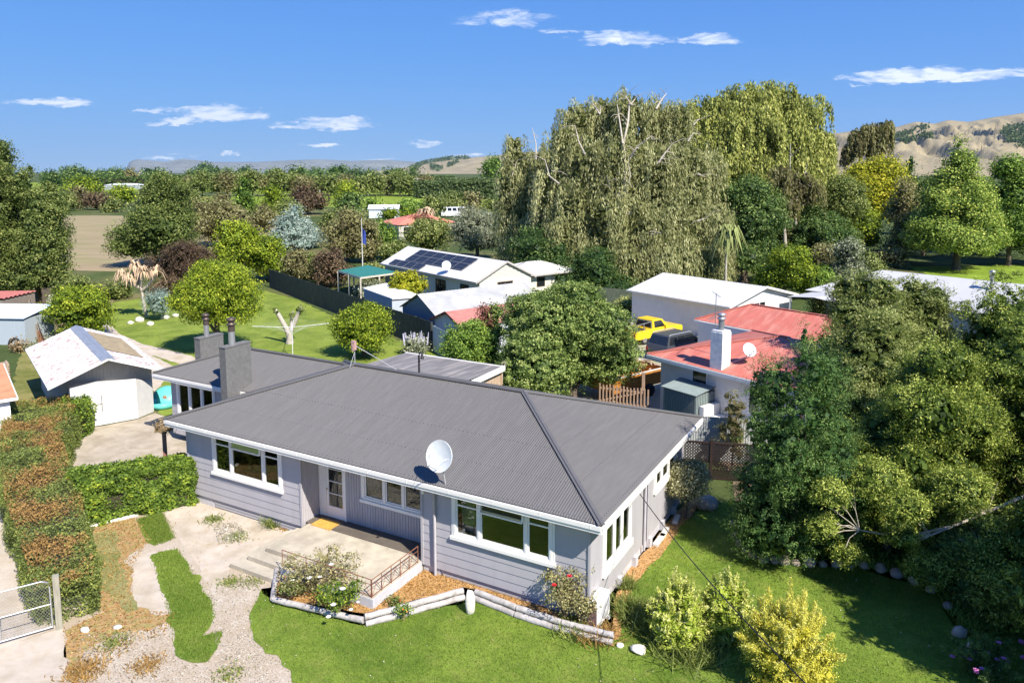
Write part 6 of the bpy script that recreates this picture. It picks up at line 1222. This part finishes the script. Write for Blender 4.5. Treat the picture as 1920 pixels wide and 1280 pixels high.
# the dark conifer and the big wattle-like trees at the right
T_('yew_tree','dark green yew like conifer with upright shoots beside the red roofed house',1480,1046,580,272,'egg','yew',cb=.0,dens=3.0,clk=5.6,shoot=.55,asp=.35,zt=7.7,tshift=-.02,szk=.95)
def T2(label,X,Y,h,w_,pal,kind='irr',cb=.12,N=30000,size=.07,seed=1,shoot=.3,asp=.3,name='evergreen_tree',clk=4.,tshift=0,sprays=0,limb=0):
    root=thing(name,label,'tree',(X,Y,0)); L=mklobes(kind,w_,h,h*cb,h,seed); crown('crown',L,N,size*1.25,LM(pal),root,clump=.36,per=64,radial=1,shoot=.2,asp=asp,tshift=tshift,lowcut=-.9,flat=.8); trunk(root,h*.8,.16,L,h*.25,seed,k=12); return root
T2('large evergreen tree with upturned yellow green sprays right of the dark conifer',14.2,23.9,6.6,6.6,'wattle',N=94500,seed=31,cb=.0)
T2('tall evergreen tree with yellow green sprays at the right edge',18.0,23.2,7.6,7.5,'wattle',N=81000,seed=32,tshift=.05,cb=.0)
T2('evergreen tree with pale limbs hanging over the bottom right corner of the lawn',15.6,18.9,5.2,5.6,'wattle',N=81000,seed=33,size=.062,tshift=-.03,cb=.0)
T2('lower dark leaved evergreen hanging over the stone edging',11.9,22.4,3.8,4.6,'wattle',N=54000,seed=34,cb=.0,size=.062,tshift=-.08)
T2('dark shrubby tree at the right edge above the pink flowers',15.2,16.4,3.6,4.6,'dark',N=48600,seed=35,cb=.0,size=.07,asp=.5,shoot=.1)
T2('dark bushy shrub behind the stones at the right of the lawn',13.5,19.6,2.4,3.2,'dark',N=29700,seed=41,cb=.0,size=.07,asp=.5,shoot=.1)
T2('dark shrub in the shade behind the middle of the stone edging',10.6,23.6,2.6,3.2,'dark',N=21600,seed=42,cb=.0,size=.08,asp=.5,shoot=.1)
T2('feathery grey green tree in front of the pale grey roof',15.4,32.0,7.7,5.2,'olive',N=40500,seed=36,size=.1,tshift=.1,cb=.0)
T2('loose olive tree in front of the pale grey roof at the right',20.6,31.0,7.9,6.8,'wattle',N=45900,seed=37,size=.1,cb=.0)
T2('soft green tree behind the dark conifer',14.6,28.6,7.0,5.0,'olive',N=43200,seed=38,size=.095,tshift=.08,cb=.0)
T2('tall evergreen just beyond the right edge shading the lawn',14.3,14.6,7.4,5.6,'wattle',N=26000,seed=39,size=.13,cb=.05)
T2('olive tree between the two bushy trees in front of the pale grey roof',18.0,32.5,7.3,5.4,'olive',N=35100,seed=40,size=.1,cb=.0,tshift=.1)
T_('variegated_tree','small round tree with buff variegated leaves beside the right wall of the house',1285,972,862,94,'ball','varieg',cb=.38,dens=1.5,tshift=-.05)
T_('bush','bare grey brown twiggy bush against the white wall of the red roofed house',1372,880,722,66,'irr','brownish',cat='bush',cb=.15,dens=.28,tshift=.15,asp=.2,tr=True)
# limbs of the bottom-right tree, carried out over the lawn
par=[o for o in bpy.data.objects if o.get('label','').startswith('evergreen tree with pale limbs')][0]; pv0=Vector((15.6,18.9,0)); lr_=random.Random(5)
LB=[([(1935,925,20.6),(1850,960,20.2),(1790,985,20),(1745,1003,19.8)],.06),([(1790,985,20),(1700,1006,20.2),(1650,1000,20.3),(1612,993,20.4)],.04),([(1935,1020,19.4),(1880,1040,19.4),(1840,1030,19.4)],.04)]
for (cx_,cy_,cd,tips) in [(1612,993,20.4,[(1545,938),(1562,918),(1533,972),(1552,1002),(1585,1030),(1590,930),(1570,985)]),(1745,1003,19.8,[(1702,962),(1688,985),(1698,1004),(1712,1020),(1672,996),(1725,955)]),(1840,1030,19.4,[(1800,1010),(1790,1040),(1815,1065),(1835,1000)]),(1850,960,20.2,[(1830,900),(1800,930),(1870,905),(1790,950)])]:
    for (a,b) in tips:
        mx,my=(cx_+a)/2+lr_.uniform(-6,6),(cy_+b)/2+lr_.uniform(-6,6); LB.append(([(cx_,cy_,cd),(mx,my,cd-.05),(a,b,cd-.1)],.018)); LB.append(([(mx,my,cd-.05),(a+lr_.uniform(-18,18),b+lr_.uniform(-16,16),cd-.15)],.009))
for pts,r0 in LB:
    W_=[D(a,b,c)-pv0 for a,b,c in pts]; k=len(W_); lm=M(); lm.tube(W_,[r0*(1-.6*i/(k-1)) for i in range(k)],6); lm.build('limb',PBARK(),par)
for (a,b,c,r_,n) in [(1556,925,20.3,.5,3600),(1540,985,20.3,.38,2200),(1590,1040,20.3,.36,1800),(1700,950,19.8,.55,4200),(1690,1000,19.7,.4,2400),(1800,920,20.3,.8,6000),(1830,1050,19.3,.75,6000),(1735,1065,19.6,.55,3600),(1640,900,20.8,.8,6000),(1900,1120,18.2,.9,7000)]:
    q=D(a,b,c)-pv0; crown('leaf_spray',[(q.x,q.y,q.z,r_,r_,r_*.8)],n,.085,LM('wattle'),par,clump=.24,per=46,radial=1,asp=.26,tshift=.1)
# golden and cream shrubs on the lawn
def spiky(name,label,px,by,ty,w_,pal,n_sp,N,size,seed,lean=.25,asp=.3,fill=0):
    P=G(px,by); r=np.random.default_rng(seed); top=D(px,ty,P.y).z; rad=w_*P.y/1411/2; root=thing(name,label,'shrub',P); V=[];Tn=[]; st=M()
    for i in range(n_sp):
        a=r.uniform(0,6.28); q=r.random()**.6; b=np.array([math.cos(a),math.sin(a),0])*rad*.25*q; e=np.array([math.cos(a)*rad*q,math.sin(a)*rad*q,top*(1-.5*q**1.5)*r.uniform(.8,1.04)])
        k=int(N/n_sp); f=r.random(k)**.75; wv=(.05+.2*(1-f))*rad*.8; ax=b+(e-b)*f[:,None]; ax[:,2]+=.12*top*np.sin(f*math.pi)*q
        p=ax+r.normal(size=(k,3))*wv[:,None]*.5; p[:,2]=np.maximum(p[:,2],.04); nn=unit(r.normal(size=(k,3))+np.array([math.cos(a)*.6,math.sin(a)*.6,.5])); tg=unit(e-b)+r.normal(size=(k,3))*.5
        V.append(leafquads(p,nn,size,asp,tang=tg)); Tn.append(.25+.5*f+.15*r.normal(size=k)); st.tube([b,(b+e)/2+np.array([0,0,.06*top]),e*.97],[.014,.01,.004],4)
    if fill: crown('inner_foliage',mklobes('egg',2*rad*.86,top,.02,top*.74,seed+3),fill,size*1.05,LM(pal),root,clump=.2,shoot=.4,asp=.35,tshift=-.06)
    quads('foliage',np.concatenate(V),np.concatenate(Tn),LM(pal),root); st.build('stems',mat('green_stem',(.2,.22,.06)),root); return root
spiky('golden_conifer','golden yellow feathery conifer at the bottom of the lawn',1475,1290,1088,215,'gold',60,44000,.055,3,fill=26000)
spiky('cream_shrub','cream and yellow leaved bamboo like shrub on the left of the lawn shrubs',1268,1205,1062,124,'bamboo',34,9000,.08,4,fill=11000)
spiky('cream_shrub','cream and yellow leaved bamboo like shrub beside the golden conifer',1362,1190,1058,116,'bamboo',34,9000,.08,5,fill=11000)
# roses
FW=mat('white_petals',(.8,.78,.7),rough=.6,var=.05); FR=mat('red_petals',(.6,.02,.03),rough=.5,var=.1); FP=mat('pink_petals',(.65,.22,.45),rough=.6,var=.15); FO=mat('orange_petals',(.6,.25,.06),rough=.6)
def flower(m,c,r,seed=0):
    c=Vector(c)
    for ring,(k,rr_,el) in enumerate(((6,1,.25),(5,.65,.8),(4,.35,1.3))):
        for i in range(k):
            a=6.28*i/k+ring*.5+seed; d=Vector((math.cos(a)*math.cos(el),math.sin(a)*math.cos(el),math.sin(el)))*r*rr_; s_=Vector((-math.sin(a),math.cos(a),0))*r*.45
            m.add([c,c+d*.6-s_,c+d,c+d*.6+s_],[(0,1,2,3)])
def rosebush(label,X,Y,h,w_,N,fl,fm,seed,pal='rose',twigs=26,z0=.13,part='flower'):
    root=thing('rose_bush',label,'rose bush',(X,Y,z0)); r=random.Random(seed); m=M(); L=[]
    for i in range(twigs):
        a=r.uniform(0,6.28); rad=w_/2*r.uniform(.2,1); e=Vector((math.cos(a)*rad,math.sin(a)*rad*.8,h*r.uniform(.5,1.0))); mid=e*.5+Vector((0,0,h*.1)); m.tube([(0,0,0),mid,e],[.014,.009,.004],4); L.append((e.x,e.y,e.z*.9,w_*.13,w_*.13,h*.14))
        if i%3==0: L.append((mid.x,mid.y,mid.z,w_*.17,w_*.17,h*.16))
    m.build('stems',mat('rose_twig',(.26,.19,.11),rough=.8,var=.2),root); crown('foliage',L,N,.055,LM(pal),root,clump=.16,per=9,inner=.02)
    for i,(x,y,z,s) in enumerate(fl): q=M(); flower(q,(x,y,z),s,i); q.build(part,fm,root)
    return root
def bedpos(px,py,z=.13): p=G(px,py,z); return p.x,p.y
x,y=bedpos(590,1112); rosebush('white flowering rose bush with thin brown growth in front of the porch steps',x,y,1.05,2.1,3600,[(.55,-.2,.98,.08),(.0,-.45,.72,.09),(.3,-.5,.78,.07),(-.5,-.35,.6,.06)],FW,11,twigs=44)
x,y=bedpos(632,1152); rosebush('green leaved white rose bush spilling over the retaining log',x,y,.85,1.2,2600,[(.0,-.35,.5,.09),(.45,-.3,.33,.07),(-.1,-.5,.25,.08),(.2,-.1,.8,.09),(-.3,-.1,.62,.06),(.6,-.1,.42,.05)],FW,12,pal='ivy',twigs=20)
x,y=bedpos(545,1120); rosebush('low dark leaved rose at the left end of the bed',x,y,.55,.9,1200,[(-.2,.2,.5,.05)],FO,13,pal='olive',twigs=14)
x,y=bedpos(1058,1160); rosebush('tall rose bush with two red blooms at the right corner of the house',x,y,1.45,1.5,3600,[(.1,-.35,1.42,.08),(-.3,-.4,1.2,.08)],FR,14,twigs=36)
x,y=bedpos(1092,1172); rosebush('sparse twiggy rose beside the heat pump',x,y,.8,.9,1100,[(.1,-.1,.3,.03)],FW,15,twigs=18)
x,y=bedpos(745,1140); rosebush('small seedling rose above the front corner of the bed',x,y,.35,.5,420,[(.1,-.1,.3,.03)],FR,16,pal='olive',twigs=8)
x,y=bedpos(758,1160,0); rosebush('tiny orange flowering rose growing through the retaining logs',x,y-.1,.4,.35,320,[(.02,-.1,.38,.05),(.1,-.08,.3,.04)],FO,17,pal='green',twigs=8,z0=.02)
fb=spiky('flowering_bush','dark bush with pink daisy flowers at the bottom right corner',1850,1262,1195,190,'dark',24,9000,.07,6)
rq=random.Random(4)
for i in range(22):
    m=M(); flower(m,(rq.uniform(-1.0,1.0),rq.uniform(-.7,.3),rq.uniform(.35,.85)),.07,i); m.build('flower',FP,fb)
# hydrangea-like flower spikes of the lavender
lv=[o for o in bpy.data.objects if o.get('label','').startswith('clump of pale lilac')][0]
for i in range(26):
    m=M(); a=rq.uniform(-.8,.8); b=rq.uniform(-.5,.4); m.tube([(a,b,.7),(a*1.1,b,1.3+rq.uniform(-.1,.25))],[.05,.02],5); m.build('flower_spike',mat('lilac_petals',(.5,.48,.62)),lv)
# weeds, grass blades, loose leaves and stones (nobody could count these)
def blades(name,P2,z,h,w_,pal,label=None,lean=.4):
    P2=P2+RG.normal(size=P2.shape)*.05; n=len(P2); b=np.concatenate([P2,np.full((n,1),z)],1); a=RG.uniform(0,6.28,n); s_=np.stack([np.cos(a),np.sin(a),0*a],1)*w_; t=np.stack([RG.normal(size=n)*lean*h,RG.normal(size=n)*lean*h,h*RG.uniform(.5,1.2,n)],1)
    V=np.stack([b-s_*.5,b+s_*.5,b+s_*.15+t,b-s_*.15+t],1); return tag(quads(name,V,.5+.22*RG.normal(size=n),LM(pal)),label,None,None,'stuff')
PAL['turf']=[(.09,.16,.018),(.145,.22,.03),(.2,.27,.045),(.31,.33,.09)]
blades('grass',scatter(lawnpts,90000),.014,.05,.016,'turf')
for l_ in ([(258,974),(303,962),(326,1010),(292,1022)],[(284,1041),(334,1028),(362,1076),(400,1130),(402,1155),(378,1192),(420,1182),(388,1240),(335,1232),(322,1180),(308,1110)]): blades('grass',scatter([tuple(p[:2]) for p in gp(*l_)],9000),.016,.05,.016,'turf')
PAL['litter']=[(.2,.1,.03),(.42,.22,.06),(.55,.32,.1),(.62,.45,.2)]
def flecks(name,P2,z,size,pal,asp=.6,up=.8):
    n=len(P2); P=np.concatenate([P2,z+RG.uniform(.005,.03,(n,1))],1); return tag(quads(name,leafquads(P,unit(np.array([0,0,up])+.5*RG.normal(size=(n,3))),size,asp),RG.random(n),LM(pal)),None,None,None,'stuff')
flecks('fallen_leaves',scatter([tuple(p[:2]) for p in gp((157,990),(255,970),(285,1010),(250,1060),(250,1142),(330,1150),(315,1190),(260,1205),(160,1290),(128,1290),(118,1178),(185,1150),(170,1060))],4200),.02,.05,'litter')
PAL['pale_leaf']=[(.35,.3,.12),(.5,.45,.25),(.62,.58,.42),(.7,.68,.55)]
flecks('fallen_leaves',scatter(lawnpts,700),.035,.045,'pale_leaf')
flecks('fallen_leaves',scatter([tuple(p[:2]) for p in gp((310,962),(372,940),(640,1010),(512,1085),(400,1120),(332,1010))],260),.02,.04,'litter')
flecks('fallen_leaves',scatter([tuple(p[:2]) for p in gp((110,735),(140,810),(150,880),(165,930),(130,870),(115,800))],700),.02,.07,'litter')
flecks('bark_chips',scatter(bedp,9000),.135,.05,'litter',asp=.5)
flecks('bark_chips',scatter([tuple(p[:2]) for p in gp((1150,1150),(1165,1085),(1215,1030),(1262,965),(1300,935),(1320,940),(1246,1034),(1190,1098),(1165,1160))],2500),.022,.05,'litter')
PAL['chips']=[(.3,.25,.19),(.44,.38,.3),(.56,.5,.42),(.74,.71,.65)]
flecks('loose_gravel',scatter([tuple(p[:2]) for p in gp((398,985),(440,978),(462,1000),(440,1018),(410,1020))],900),.012,.05,'chips',.9)
flecks('loose_gravel',scatter([tuple(p[:2]) for p in gp((150,1190),(300,1185),(345,1245),(400,1250),(450,1180),(500,1240),(535,1290),(130,1290))],2600),.012,.03,'chips',.9)
flecks('loose_gravel',scatter([tuple(p[:2]) for p in gp((390,1110),(460,1090),(470,1150),(480,1210),(540,1250),(420,1260),(400,1200))],1200),.012,.028,'chips',.9)
blades('undergrowth',scatter([tuple(p[:2]) for p in gp((1800,1188),(1745,1100),(1600,1058),(1480,1052),(1400,1025),(1385,985),(1420,960),(1900,1010),(1910,1190))],9000),.012,.28,.035,'green',lean=.6)
def weeds(px,py,w_,h,n,pal): 
    P=G(px,py); a=RG.normal(size=(n,2))*w_*.4+np.array([P.x,P.y]); blades('weeds',a,.02,h,.03,pal,lean=.7)
for a in [(472,1092,.5,.05,260,'olive'),(515,985,.25,.3,240,'olive'),(535,990,.3,.06,200,'rust'),(400,975,.4,.08,260,'olive'),(445,1008,.5,.06,260,'olive'),(430,1092,.4,.06,260,'hedge'),(430,1265,.5,.06,240,'hedge'),(275,1250,.5,.07,400,'rust'),(215,1205,.5,.07,300,'hedge'),(1185,1150,.6,.35,500,'hedge'),(1215,1170,.7,.35,500,'olive'),(1290,1215,1.1,.35,1500,'hedge'),(1175,1100,.3,.3,200,'olive'),(1120,1195,.6,.25,400,'rust'),(1080,1185,.6,.25,500,'hedge'),(155,1260,.6,.1,500,'rust')]: weeds(*a)
print('LEAVES',LCOUNT[0], sum(len(o.data.polygons) for o in bpy.data.objects if o.type=='MESH'))
# ================================================================ AIR
vm=bpy.data.materials.new('haze'); vm.use_nodes=True; t=NT(vm.node_tree); t.n.remove(t.n['Principled BSDF']); pv=t.node('ShaderNodeVolumePrincipled')
pv.inputs['Color'].default_value=(.5,.74,1,1); pv.inputs['Density'].default_value=2.0e-5; pv.inputs['Anisotropy'].default_value=.2
t.l.new(pv.outputs[0],t.n['Material Output'].inputs['Volume'])
tag(hz.build('haze',vm),kind='stuff')
